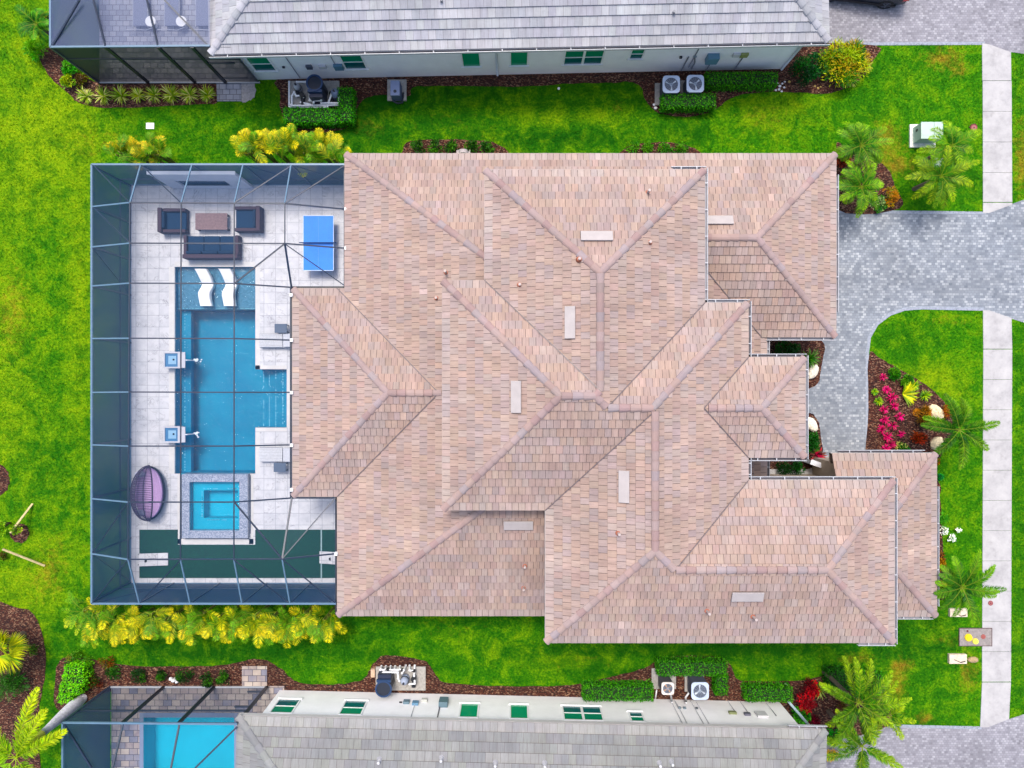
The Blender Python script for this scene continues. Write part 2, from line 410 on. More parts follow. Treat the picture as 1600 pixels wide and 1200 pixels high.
# wear spots of the lawn, and house shade painted dark along the eave: px, py, rx, ry, yellow, brown, dark
SPOTS = [(125, 450, 22, 260, .35, .12, -.2), (20, 480, 30, 70, .35, .35, 0), (5, 380, 40, 200, .1, 0, -.1), (60, 200, 60, 110, .42, .05, -.3), (110, 160, 60, 60, .2, 0, 0),
  (160, 225, 50, 34, .3, .16, 0), (70, 60, 60, 60, .2, 0, 0), (10, 620, 60, 120, .25, .1, 0), (80, 740, 70, 110, -.2, 0, .35), (75, 900, 30, 40, .3, .35, 0), (20, 930, 60, 60, .4, .1, 0),
  (60, 560, 60, 50, -.2, 0, .2), (60, 400, 50, 60, -.2, 0, .2), (90, 850, 25, 30, .2, .2, 0), (30, 300, 60, 60, .1, 0, .2),
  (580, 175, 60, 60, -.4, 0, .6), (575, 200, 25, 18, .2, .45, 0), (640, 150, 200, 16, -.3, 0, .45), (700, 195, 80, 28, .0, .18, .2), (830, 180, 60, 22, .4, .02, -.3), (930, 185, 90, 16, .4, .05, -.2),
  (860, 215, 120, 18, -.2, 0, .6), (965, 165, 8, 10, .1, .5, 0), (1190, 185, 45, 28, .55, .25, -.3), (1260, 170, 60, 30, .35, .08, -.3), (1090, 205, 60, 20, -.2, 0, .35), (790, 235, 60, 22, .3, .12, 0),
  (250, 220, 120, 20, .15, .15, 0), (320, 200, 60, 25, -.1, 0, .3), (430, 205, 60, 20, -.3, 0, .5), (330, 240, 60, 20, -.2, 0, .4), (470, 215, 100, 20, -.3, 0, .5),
  (1400, 120, 80, 40, -.25, 0, .3), (1475, 92, 36, 20, .2, .6, 0), (1500, 112, 14, 9, .2, .5, 0), (1385, 215, 25, 30, .2, .6, 0), (1400, 260, 40, 18, .2, .6, 0), (1520, 290, 25, 25, -.2, 0, .5), (1370, 180, 60, 18, -.1, 0, .3),
  (1440, 230, 30, 10, .2, .3, 0), (1596, 250, 12, 70, .2, .6, 0), (1595, 900, 14, 400, -.1, 0, .35), (1595, 120, 14, 60, .1, .1, .1),
  (1450, 590, 55, 30, .75, .12, -.3), (1420, 530, 60, 40, -.2, 0, .35), (1500, 620, 30, 30, .3, .1, 0), (1480, 500, 50, 12, .3, .25, 0), (1480, 740, 40, 60, .15, .02, 0), (1520, 760, 20, 120, -.1, 0, .2),
  (1440, 1010, 100, 30, -.2, 0, .3), (1410, 1040, 18, 14, .3, .6, 0), (1395, 1070, 14, 20, .2, .4, 0), (1512, 1050, 18, 40, .25, .5, 0), (1445, 1122, 16, 10, .3, .7, 0), (1405, 1090, 16, 50, .2, .35, 0), (1340, 1030, 40, 14, .1, .45, 0), (1480, 1000, 30, 12, .1, .4, 0),
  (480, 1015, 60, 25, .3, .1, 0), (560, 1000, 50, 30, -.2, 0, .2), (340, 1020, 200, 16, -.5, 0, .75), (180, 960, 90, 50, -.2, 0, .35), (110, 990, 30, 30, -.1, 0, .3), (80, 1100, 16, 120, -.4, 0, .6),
  (620, 1045, 30, 25, -.2, 0, .4), (700, 985, 60, 20, .15, .15, 0), (780, 1020, 70, 30, .25, .0, 0), (870, 1030, 60, 30, .25, .1, 0), (1090, 1015, 300, 12, -.3, 0, .6), (940, 1030, 60, 20, .3, .15, 0), (1190, 1040, 50, 18, .25, .1, 0), (1130, 1020, 40, 10, -.2, 0, .4),  # long dark strip below the south roof paints the house shadow into the turf
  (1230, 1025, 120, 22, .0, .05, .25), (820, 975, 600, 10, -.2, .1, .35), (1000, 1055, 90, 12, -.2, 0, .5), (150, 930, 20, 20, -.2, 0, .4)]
FSC = FPX / CAMH
def ground():
    x0, x1, y0, y1, st = -27, 27, -20.5, 20.5, .3
    nx = int((x1 - x0) / st); ny = int((y1 - y0) / st)
    X = [x0 + (x1 - x0) * i / nx for i in range(nx + 1)]; Y = [y0 + (y1 - y0) * j / ny for j in range(ny + 1)]
    holes = [(-18.4, -8, -9.5, 9.4), (-19.3, -13, -19.5, -15.5)]
    v = []; col = []
    for y in Y:
        for x in X:
            v.append((x, y, 0)); px = 800 + x * FSC; py = 600 - y * FSC; a = b = d = 0.0
            if px < 150: a += .26
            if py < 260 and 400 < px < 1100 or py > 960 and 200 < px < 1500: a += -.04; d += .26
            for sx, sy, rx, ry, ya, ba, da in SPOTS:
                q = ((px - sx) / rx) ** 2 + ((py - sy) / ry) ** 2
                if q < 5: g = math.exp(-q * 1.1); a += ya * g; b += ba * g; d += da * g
            col.append((a, b, d))
    f = []
    for j in range(ny):
        for i in range(nx):
            cx = (X[i] + X[i + 1]) / 2; cy = (Y[j] + Y[j + 1]) / 2
            if any(h[0] < cx < h[1] and h[2] < cy < h[3] for h in holes): continue
            k = j * (nx + 1) + i; f.append((k, k + 1, k + nx + 2, k + nx + 1))
    B = 400; k = len(v)
    for a_, b_, c_, d_ in ((-B, B, y1, B), (-B, B, -B, y0), (-B, x0, y0, y1), (x1, B, y0, y1)):
        v += [(a_, c_, 0), (b_, c_, 0), (b_, d_, 0), (a_, d_, 0)]; col += [(0, 0, 0)] * 4
        f.append((k, k + 1, k + 2, k + 3)); k += 4
    me = bpy.data.meshes.new('lawn'); me.from_pydata(v, [], f)
    at = me.attributes.new('wear_shade', 'FLOAT_COLOR', 'POINT'); buf = []
    for c in col: buf += [max(0, c[0]), max(0, c[1]), max(0, c[2]), 1]
    at.data.foreach_set('color', buf)
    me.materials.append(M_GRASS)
    o = bpy.data.objects.new('lawn', me); C.objects.link(o); o['kind'] = 'structure'
ground()

# paving
DR = [(1150, 330), (1300, 330), (1540, 333), (1600, 312), (2300, 300), (2300, 520), (1600, 504), (1538, 485), (1440, 483), (1415, 485), (1392, 493), (1372, 508), (1360, 528), (1357, 552), (1357, 720), (1150, 745)]
sheet('driveway', DR, .012, M_DRIVE, smooth=False)
sheet('driveway', [(1240, -300), (2300, -300), (2300, 100), (1600, 84), (1578, 81), (1536, 68), (1330, 69), (1240, 90)], .012, M_DRIVE2, smooth=False)
sheet('driveway', [(1240, 1145), (1395, 1134), (1532, 1137), (1575, 1124), (1600, 1116), (2300, 1080), (2300, 1700), (1240, 1700)], .012, M_DRIVE2, smooth=False)
def border(name, px, w, z):
    mb = MB(); mb.col = lin(176, 184, 198)
    for i_, (a, b) in enumerate(zip(px[:-1], px[1:])):
        p, q = W(*a, 0), W(*b, 0); mb.obox((p + q) / 2 + Vector((0, 0, z + .0015 * (i_ % 2))), (q - p) / 2 * 1.02, (q - p).cross(Vector((0, 0, 1))).normalized() * w / 2, (0, 0, .005))
    o = mb.build(name, M_ROUGH); o['kind'] = 'structure'
border('driveway_edge', [(1536, 483), (1440, 481), (1413, 483), (1390, 491), (1370, 506), (1358, 527), (1355, 552), (1355, 712)], .16, .014)
border('driveway_edge', [(1308, 330), (1536, 333)], .14, .014)
border('driveway_edge', [(1335, 69), (1536, 68)], .14, .014)
border('driveway_edge', [(1395, 1134), (1532, 1137)], .14, .014)
def slab_run(poly_top, poly_bot, joints, x0a, x1a, x0b, x1b):
    """sidewalk: separate slabs with open joints, its sides cut to the driveway flares"""
    mb = MB(); ys = joints
    for a, b in zip(ys[:-1], ys[1:]):
        m = vary((.5, .5, .5), .05)
        ta = (a - ys[0]) / (ys[-1] - ys[0]); tb = (b - ys[0]) / (ys[-1] - ys[0])
        pa0 = W(x0a + (x0b - x0a) * ta, a, 0); pa1 = W(x1a + (x1b - x1a) * ta, a, 0); pb0 = W(x0a + (x0b - x0a) * tb, b, 0); pb1 = W(x1a + (x1b - x1a) * tb, b, 0)
        ya = pa0.y - .008; yb = pb0.y + .008
        mb.prism([(pa0.x, ya), (pa1.x, ya), (pb1.x, yb), (pb0.x, yb)], -.05, .03, m)
    return mb
js = [126.5 + 47.8 * i for i in range(4)]
mb = slab_run(None, None, js + [316], 1535, 1580, 1535.5, 1581)
for poly in ([(1534, 68), (1546, 70), (1579, 82), (1579.5, 126), (1534.5, 126)], [(1535.5, 317), (1581, 317), (1581, 320), (1545, 333), (1535.5, 333)],
             [(1535.5, 485), (1545, 485), (1580, 497), (1581, 545), (1536, 545)]):
    mb.prism([tuple(W(*p, 0)[:2]) for p in poly], -.05, .03)
for o_ in (slab_run(None, None, [545.8 + 47.2 * i for i in range(12)] , 1536, 1581, 1534, 1579),):
    n = len(mb.v); mb.v += o_.v; mb.f += [tuple(i + n for i in f) for f in o_.f]; mb.c += o_.c
mb.prism([tuple(W(*p, 0)[:2]) for p in [(1534, 1066), (1579, 1066), (1576, 1123), (1543, 1136), (1531, 1136)]], -.05, .03)
o = mb.build('sidewalk', M_CONC); o['kind'] = 'structure'

# mulch beds (soil)
BEDS = [
 [(60, 80), (66, 100), (80, 122), (110, 148), (122, 160), (160, 168), (230, 167), (320, 163), (341, 158), (341, 128), (150, 128), (90, 78)],
 [(432, 126), (438, 145), (437, 165), (446, 188), (465, 203), (500, 207), (540, 201), (556, 186), (560, 165), (575, 152), (600, 148), (640, 150), (646, 136), (700, 134), (800, 136), (880, 131), (960, 129), (988, 128), (1003, 138), (1009, 158), (1030, 177), (1070, 182), (1108, 176), (1138, 156), (1158, 148), (1200, 144), (1240, 144), (1290, 146), (1330, 134), (1352, 116), (1364, 95), (1368, 71), (1240, 71), (1180, 100), (800, 105), (500, 110)],
 [(630, 236), (640, 221), (700, 218), (770, 222), (785, 245), (630, 250)], [(975, 245), (985, 228), (1040, 222), (1085, 232), (1090, 248)],
 [(1306, 230), (1320, 228), (1350, 240), (1385, 262), (1398, 290), (1406, 326), (1306, 327)],
 [(1199, 530), (1282, 530), (1283, 575), (1278, 598), (1258, 607), (1199, 600)],
 [(1199, 650), (1259, 645), (1274, 652), (1282, 672), (1284, 720), (1260, 745), (1199, 748)],
 [(1358, 553), (1375, 560), (1400, 574), (1440, 597), (1470, 622), (1488, 650), (1487, 685), (1470, 712), (1455, 735), (1470, 765), (1440, 800), (1357, 760), (1357, 640)],
 [(1455, 770), (1468, 775), (1472, 840), (1475, 880), (1478, 930), (1466, 935), (1450, 900)],
 [(85, 1102), (86, 1060), (92, 1035), (110, 1026), (150, 1031), (205, 1040), (290, 1041), (340, 1040), (375, 1034), (410, 1030), (440, 1046), (455, 1060), (480, 1068), (530, 1069), (566, 1062), (578, 1045), (592, 1028), (610, 1024), (655, 1030), (670, 1038), (680, 1052), (690, 1064), (715, 1069), (800, 1072), (880, 1071), (925, 1065), (985, 1050), (1015, 1040), (1035, 1028), (1080, 1024), (1125, 1027), (1142, 1040), (1150, 1058), (1170, 1064), (1260, 1062), (1300, 1050), (1330, 1044), (1366, 1048), (1380, 1062), (1386, 1090), (1392, 1133), (1250, 1160), (1100, 1120), (460, 1095), (360, 1080), (180, 1080), (130, 1100), (100, 1110)],
 [(-60, 955), (30, 950), (52, 960), (64, 985), (71, 1020), (70, 1060), (62, 1100), (60, 1150), (55, 1240), (-60, 1240)],
]
for i, b in enumerate(BEDS): sheet('mulch_bed', b, .02 + .0005 * i, M_MULCH, 'structure', jit=.9)
def ring(px, py, r): return [(px + r * math.cos(t * .7) * random.uniform(.92, 1.08), py + r * math.sin(t * .7) * random.uniform(.92, 1.08)) for t in range(9)]
sheet('mulch_ring', ring(30, 833, 15), .02, M_MULCH); sheet('mulch_ring', [(-20, 728), (4, 728), (13, 740), (15, 752), (8, 768), (-20, 778)], .02, M_MULCH)
sheet('mulch_ring', ring(1521, 200, 6.5), .016, M_MULCH)
for p, m in (([(338, 127), (377, 126), (377, 158), (339, 158)], M_PATIO2), ([(378, 1041), (417, 1041), (417, 1076), (378, 1076)], M_PATIO)):
    sheet('stepping_pavers', p, .05, m, smooth=False, thick=.05)
sheet('gravel_patch', [(377, 127), (397, 126), (398, 150), (388, 158), (377, 158)], .03, M_ROUGH, smooth=True, col=lin(190, 186, 186))

# ================================================================ roofs
PEACH = [mixc(q, lin(197, 172, 164, .57), .68) for q in (lin(220, 180, 150, .62), lin(212, 178, 160, .62), lin(204, 182, 172, .62), lin(226, 192, 166, .62), lin(206, 166, 148, .62), lin(212, 190, 180, .62), lin(192, 174, 174, .62), lin(222, 184, 156, .62))]
GREYS = [lin(*q, .72) for q in ((196, 198, 204), (184, 188, 194), (204, 206, 210), (190, 190, 198), (200, 204, 206))]
def clip(poly, axis, val, keep_ge):
    out = []; n = len(poly)
    for i in range(n):
        a = poly[i]; b = poly[(i + 1) % n]
        ia = (a[axis] >= val) == keep_ge or a[axis] == val; ib = (b[axis] >= val) == keep_ge or b[axis] == val
        if ia: out.append(a)
        if ia != ib:
            t = (val - a[axis]) / (b[axis] - a[axis]); out.append((a[0] + (b[0] - a[0]) * t, a[1] + (b[1] - a[1]) * t))
    return out
def facet(mb, under, poly, o, upx, upy, slope, pal, cw=.37, tw=.265, seed=0, gap=.015, rare=.006, under_col=None, va_=.07, step=.04, cgap=.014):
    """poly: plan points (x, y). plane through point o (3d) rising along plan direction (upx, upy) by slope.
       Lays real tiles: each raised at its lower edge, with open joints, over a dark underlay"""
    rnd = random.Random(seed * 77 + 5)
    o = Vector(o); U = Vector((upy, -upx, 0)); Vv = Vector((upx, upy, slope)).normalized(); Nn = U.cross(Vv).normalized()
    if Nn.z < 0: Nn = -Nn
    sec = math.sqrt(1 + slope * slope)
    P = [((Vector((x, y, 0)) - Vector((o.x, o.y, 0))).dot(U), ((x - o.x) * upx + (y - o.y) * upy) * sec) for x, y in poly]
    to3 = lambda u, v, h: o + U * u + Vv * v + Nn * h
    under.face([to3(u, v, -.004) for u, v in P], under_col or lin(105, 85, 78))
    k0 = math.floor(min(p[1] for p in P) / cw + 1e-6); k1 = math.ceil(max(p[1] for p in P) / cw)
    for k in range(k0, k1):
        va, vb = k * cw, (k + 1) * cw
        va += cgap; band = clip(clip(P, 1, va, True), 1, vb, False)
        if len(band) < 3: continue
        off = (k % 2) * tw / 2; rowc = rnd.uniform(.95, 1.05)
        j0 = math.floor((min(p[0] for p in band) - off) / tw); j1 = math.ceil((max(p[0] for p in band) - off) / tw)
        prev = None
        for j in range(j0, j1):
            ua = off + j * tw; jit = rnd.uniform(-.004, .005)
            cell = clip(clip(band, 0, ua + gap / 2, True), 0, ua + tw - gap / 2, False)
            if prev and rnd.random() < .35: cc = prev
            else: cc = pal[int(rnd.random() * len(pal))]
            prev = cc
            if rnd.random() < rare: cc = tuple(min(.75, q * 1.22) for q in cc)
            if k == 0: cc = mixc(tuple(q * 1.07 for q in cc), lin(200, 194, 190), .22)
            cc = tuple(q * rowc for q in vary(cc, va_, rnd))
            if len(cell) < 3: continue
            hh = lambda v: 0.008 + step * (1 - (v - va) / cw) + jit
            mb.face([to3(u, v, hh(v)) for u, v in cell], cc, [(u + rnd.random() * .01, v) for u, v in cell])
            lo = [p for p in cell if abs(p[1] - va) < 1e-5]
            if len(lo) >= 2:
                a = min(lo); b = max(lo)
                mb.face([to3(a[0], va, -.003), to3(b[0], va, -.003), to3(b[0], va, hh(va)), to3(a[0], va, hh(va))], tuple(q * .8 for q in cc))
def caps(mb, p, q, r=.12, pal=None, seg=.38, rnd=random):
    p = Vector(p); q = Vector(q); p = p + (q - p).normalized() * .06; d = q - p; Ln = d.length; d.normalize(); sdv = d.cross(Vector((0, 0, 1))).normalized(); up = sdv.cross(d)
    n = max(1, round(Ln / seg)); pal = pal or [lin(198, 172, 168, .56), lin(204, 178, 174, .56), lin(194, 176, 178, .56), lin(206, 176, 168, .56), lin(196, 164, 160, .56)]
    for i in range(n):
        a = p + d * (Ln * i / n - .02); b = p + d * (Ln * (i + 1) / n + .02); rows = []
        c = vary(rnd.choice(pal), .06)
        for P_, rr, h in ((a, r * 1.16, .03), (b, r * .94, .0)):
            rows.append([P_ + up * (h - .07)+ sdv * (rr * math.cos(t * math.pi / 6)) * 1.2 + up * (rr * .8 * math.sin(t * math.pi / 6)) for t in range(7)])
        mb.grid(rows, c); mb.face([Vector(x) for x in rows[0]], tuple(x * .7 for x in c))

# ---- our house: upper roof, plan measured in pixels at the height of its eave
ZU = 6.3; DU = CAMH - ZU; SL = .42
def E(px, py, D=DU): return ((px - 800) * D / FPX, (600 - py) * D / FPX)
house = thing('brown_roofed_house', 'large house with peach and brown roof tiles, between the two grey-roofed houses', 'house', (0, 0, 0))
DIRS = {'L': (1, 0), 'R': (-1, 0), 'T': (0, -1), 'B': (0, 1)}
def upper(name, facets, ridges, seed):
    mb = MB(); un = MB()
    for k, (side, ev, pts) in enumerate(facets):
        d = DIRS[side]; o = E(ev, 600) if side in 'LR' else E(800, ev)
        facet(mb, un, [E(*p) for p in pts], (o[0], o[1], ZU), d[0], d[1], SL, PEACH, seed=seed * 10 + k)
    r = un.build(name, M_DARK, house); t = mb.build('roof_tiles', M_TILE, r)
    for a, b in ridges or []:
        cm = MB(); caps(cm, *((a, b) if a.z <= b.z else (b, a))); cm.build('ridge_tiles', M_TILE, r)
    return r
def EZ(px, py, h): x, y = E(px, py); return Vector((x, y, ZU + h * DU / FPX * SL + .03))
upper('north_roof', [('T', 265, [(757, 265), (1101, 265), (929, 437)]), ('L', 757, [(757, 265), (929, 437), (929, 610), (757, 438)]),
      ('R', 1101, [(1101, 265), (1101, 473), (939, 635), (921.5, 617.5), (929, 610), (929, 437)])],
      [(EZ(757, 265, 0), EZ(929, 437, 172)), (EZ(1101, 265, 0), EZ(929, 437, 172)), (EZ(929, 437, 172), EZ(929, 610, 172)), (EZ(929, 610, 172), EZ(921.5, 617.5, 179.5)), (EZ(921.5, 617.5, 179.5), EZ(939, 635, 162))], 1)
upper('rear_roof', [('T', 438, [(691, 438), (757, 438), (929, 610), (921.5, 617.5), (870.5, 617.5)]), ('L', 691, [(691, 438), (870.5, 617.5), (691, 797)]),
      ('B', 797, [(691, 797), (870.5, 617.5), (921.5, 617.5), (939, 635), (1007, 635), (1010.5, 638.5), (852, 797)])],
      [(EZ(691, 438, 0), EZ(870.5, 617.5, 179.5)), (EZ(691, 797, 0), EZ(870.5, 617.5, 179.5)), (EZ(870.5, 617.5, 179.5), EZ(921.5, 617.5, 179.5)), (EZ(939, 635, 162), EZ(1007, 635, 162))], 2)
upper('middle_roof', [('T', 473, [(1101, 473), (1169, 473), (1007, 635), (939, 635)]), ('R', 1169, [(1169, 473), (1169, 750), (1042, 877), (1010.5, 845.5), (1010.5, 638.5), (1007, 635)]),
      ('L', 852, [(852, 797), (1010.5, 638.5), (1010.5, 845.5), (852, 1004)])],
      [(EZ(1169, 473, 0), EZ(1007, 635, 162)), (EZ(1010.5, 638.5, 158.5), EZ(1010.5, 845.5, 158.5)), (EZ(1010.5, 845.5, 158.5), EZ(852, 1004, 0)), (EZ(1010.5, 845.5, 158.5), EZ(1042, 877, 127))], 3)
upper('south_roof', [('B', 1004, [(852, 1004), (1010.5, 845.5), (1042, 877), (1270, 877), (1397, 1004)]), ('T', 750, [(1169, 750), (1397, 750), (1270, 877), (1042, 877)]),
      ('R', 1397, [(1397, 750), (1397, 1004), (1270, 877)])],
      [(EZ(1042, 877, 127), EZ(1270, 877, 127)), (EZ(1270, 877, 127), EZ(1397, 750, 0)), (EZ(1270, 877, 127), EZ(1397, 1004, 0))], 4)
upper('entry_roof', [('T', 558, [(1150, 558), (1258, 558), (1179.5, 636.5), (1075, 636.5)]), ('B', 715, [(1150, 715), (1258, 715), (1179.5, 636.5), (1075, 636.5)]), ('R', 1258, [(1258, 558), (1258, 715), (1179.5, 636.5)])],
      [(EZ(1096, 636.5, 78.5), EZ(1179.5, 636.5, 78.5)), (EZ(1179.5, 636.5, 78.5), EZ(1258, 558, 0)), (EZ(1179.5, 636.5, 78.5), EZ(1258, 715, 0))], 5)
# ---- lower roof
ZL = 3.2; DL = CAMH - ZL; SLL = .33
XL = (527 - 800) * DL / FPX; XL2 = (540 - 800) * DL / FPX; ZT = ZL + SLL * (XL2 - XL)
DT = CAMH - ZT; YT = 360 * DT / FPX; YB = -362 * DL / FPX; TOP = 5.52
lm = MB(); lu = MB()
hx = lambda z: XL + (z - ZL) / SLL
hyT = lambda z: YT - (z - ZT) / SL
hyB = lambda z: YB + (z - ZL) / SL
ym = E(0, 612, DL)[1]
facet(lm, lu, [(XL2, YT), (hx(TOP), hyT(TOP)), (hx(TOP), ym), (XL2, ym)], (XL, 0, ZL), 1, 0, SLL, PEACH, seed=61)
facet(lm, lu, [(XL, YB), (hx(TOP), hyB(TOP)), (hx(TOP), ym), (XL, ym)], (XL, 0, ZL), 1, 0, SLL, PEACH, seed=62)
XR = E(920, 0, DT)[0]
facet(lm, lu, [(XL2, YT), (hx(TOP), hyT(TOP)), (XR, hyT(TOP)), (XR, YT)], (0, YT, ZT), 0, -1, SL, PEACH, seed=63)
XR2 = E(880, 0, DL)[0]
facet(lm, lu, [(XL, YB), (hx(TOP), hyB(TOP)), (XR2, hyB(TOP)), (XR2, YB)], (0, YB, ZL), 0, 1, SL, PEACH, seed=64)
XE = E(1198, 0, DL)[0]
facet(lm, lu, [(XE, E(0, 430, DL)[1]), (XE, E(0, 775, DL)[1]), (XE - 4.9, E(0, 775, DL)[1]), (XE - 4.9, E(0, 430, DL)[1])], (XE, 0, ZL), -1, 0, SL, PEACH, seed=65)
r = lu.build('lower_roof', M_DARK, house); lm.build('roof_tiles', M_TILE, r)
cm = MB(); caps(cm, (XL2, YT, ZT + .03), (hx(TOP), hyT(TOP), TOP + .03)); cm.build('ridge_tiles', M_TILE, r); cm = MB(); caps(cm, (XL, YB, ZL + .03), (hx(TOP), hyB(TOP), TOP + .03)); cm.build('ridge_tiles', M_TILE, r)
def hiproof(name, x0, x1, y0, y1, ze, sl, parent, pal, seed, leftopen=False, slx=None, cw=.37, tw=.265, rp=None, rare=.006, capr=.12, **kw):
    """x0<x1, y0<y1 world eave rectangle; ridge along x; hips at both ends unless leftopen"""
    slx = slx or sl; yc = (y0 + y1) / 2; h = (y1 - y0) / 2 * sl; run = h / slx
    a = x0 if leftopen else x0 + run; b = x1 - run; m = MB(); u = MB()
    facet(m, u, [(x0, y0), (x1, y0), (b, yc), (a, yc)], (x0, y0, ze), 0, 1, sl, pal, seed=seed, cw=cw, tw=tw, rare=rare, **kw)
    facet(m, u, [(x0, y1), (x1, y1), (b, yc), (a, yc)], (x0, y1, ze), 0, -1, sl, pal, seed=seed + 1, cw=cw, tw=tw, rare=rare, **kw)
    facet(m, u, [(x1, y0), (x1, y1), (b, yc)], (x1, y0, ze), -1, 0, slx, pal, seed=seed + 2, cw=cw, tw=tw, rare=rare, **kw)
    if not leftopen: facet(m, u, [(x0, y0), (x0, y1), (a, yc)], (x0, y0, ze), 1, 0, slx, pal, seed=seed + 3, cw=cw, tw=tw, rare=rare, **kw)
    zr = ze + h + .03; cmb = MB(); e = ze + .03
    prs = [((a, yc, zr), (b, yc, zr)), ((b, yc, zr), (x1, y0, e)), ((b, yc, zr), (x1, y1, e))]
    if not leftopen: prs += [((a, yc, zr), (x0, y0, e)), ((a, yc, zr), (x0, y1, e))]
    r = u.build(name, M_DARK, parent); m.build('roof_tiles', M_TILE, r)
    for p, q in prs: cmb = MB(); caps(cmb, q, p, capr, rp); cmb.build('ridge_tiles', M_TILE, r)
    return r
gx0 = XR; gx1 = E(1306, 0, DT)[0]; gy0 = E(0, 527, DT)[1]
hiproof('garage_roof', gx0, gx1, gy0, YT, ZT, SL, house, PEACH, 70, leftopen=True)
px0 = E(457, 0, DL)[0]; py1 = E(0, 450.5, DL)[1]; py0 = E(0, 776, DL)[1]
hiproof('lanai_roof', px0, E(960, 0, DL)[0], py0, py1, ZL, .335, house, PEACH, 75, leftopen=False, slx=.345)
ix1 = E(1463, 0, DL)[0]; iy1 = E(0, 708, DL)[1]; iy0 = E(0, 963, DL)[1]; ix0 = E(1299, 0, DL)[0]
hiproof('front_wing_roof', ix0, ix1, iy0, iy1, ZL, SL, house, PEACH, 80, leftopen=True)

# dark open valleys where two slopes meet
def valley(p, q):
    m = MB(); m.beam(Vector(p) + Vector((0, 0, .035)), Vector(q) + Vector((0, 0, .035)), .04, .02, (.14, .11, .11)); m.build('valley_flashing', M_METAL, house)
for a, b, h in (((757, 438), (929, 610), 172), ((1101, 473), (939, 635), 162), ((852, 797), (1010.5, 638.5), 158.5), ((1169, 750), (1042, 877), 127), ((1169, 558), (1090.5, 636.5), 78.5), ((1169, 715), (1090.5, 636.5), 78.5)): valley(EZ(*a, 0), EZ(*b, h))
vr = (py1 - py0) / 2
valley((XL, py1, ZL + .025), (XL + vr * 1.01, py1 - vr, ZL + vr * .335 + .03)); valley((XL, py0, ZL + .025), (XL + vr * 1.01, py0 + vr, ZL + vr * .335 + .03)); valley((XE - .29, gy0, ZT + .03), (XE - .29 - 2.9, gy0 + 2.9, ZT + 2.9 * SL + .03))
# fascia + gutters
def fascia(mb, a, b, ze, out, w=.04):
    """a, b plan points on the eave; out = outward unit"""
    a = Vector((a[0], a[1], ze)); b = Vector((b[0], b[1], ze)); o = Vector((*out, 0)); d = b - a
    mb.obox((a + b) / 2 + o * .0 + Vector((0, 0, -.13)), d / 2 + d.normalized() * .012, o * .012, (0, 0, .12), lin(225, 222, 222))
    mb.obox((a + b) / 2 - o * .25 + Vector((0, 0, -.24)), d / 2, o * .24, (0, 0, .006), lin(120, 104, 92))
def gutter(mb, a, b, ze, out, gap=1.15, dark=False):
    a = Vector((a[0], a[1], ze)); b = Vector((b[0], b[1], ze)); o = Vector((*out, 0)); d = b - a; Ln = d.length; dn = d.normalized(); m = (a + b) / 2
    w = .13; c1 = lin(226, 228, 234, .62); a = a; w = .11
    mb.obox(m + o * (w + .015) + Vector((0, 0, -.07)), d / 2 + dn * (.015 + w * .5), o * .011, (0, 0, .07), c1)
    mb.obox(m + o * (w / 2 + .015) + Vector((0, 0, -.13)), d / 2, o * w / 2, (0, 0, .008), lin(105, 100, 108) if dark else lin(165, 165, 175))
    n = max(1, int(Ln / gap))
    for i in range(n + 1):
        p = a + dn * (Ln * (i + .5) / (n + 1)); mb.obox(p + o * (w / 2 + .02) + Vector((0, 0, .004)), dn * .018, o * w / 2, (0, 0, .006), c1)
fb = MB()
def FU(x0, y0, x1, y1, out, ze=ZU, D=DU): fascia(fb, E(x0, y0, D), E(x1, y1, D), ze, out)
for q in ((757, 265, 1101, 265, (0, 1)), (757, 265, 757, 438, (-1, 0)), (1101, 265, 1101, 473, (1, 0)), (691, 438, 757, 438, (0, 1)), (691, 438, 691, 797, (-1, 0)), (691, 797, 852, 797, (0, -1)),
          (1101, 473, 1169, 473, (0, 1)), (1169, 473, 1169, 558, (1, 0)), (1169, 558, 1258, 558, (0, 1)), (1258, 558, 1258, 715, (1, 0)), (1169, 715, 1258, 715, (0, -1)), (1169, 715, 1169, 750, (1, 0)),
          (1169, 750, 1397, 750, (0, 1)), (1397, 750, 1397, 1004, (1, 0)), (852, 1004, 1397, 1004, (0, -1)), (852, 797, 852, 1004, (-1, 0))): FU(*q)
for a, b, z, o_ in (((XL2, YT), (gx1, YT), ZT, (0, 1)), ((gx1, gy0), (gx1, YT), ZT, (1, 0)), ((XE, gy0), (gx1, gy0), ZT, (0, -1)), ((XL2, py1), (XL2, YT), ZT, (-1, 0)), ((px0, py1), (XL2, py1), ZL, (0, 1)),
                    ((px0, py0), (px0, py1), ZL, (-1, 0)), ((px0, py0), (XL, py0), ZL, (0, -1)), ((XL, YB), (XL, py0), ZL, (-1, 0)), ((XL, YB), (XR2, YB), ZL, (0, -1)), ((ix0, iy1), (ix1, iy1), ZL, (0, 1)),
                    ((ix1, iy0), (ix1, iy1), ZL, (1, 0)), ((ix0, iy0), (ix1, iy0), ZL, (0, -1)), ((XE, -5), (XE, gy0), ZL, (1, 0))): fascia(fb, a, b, z, o_)
fb.build('fascia', M_PAINT, house)
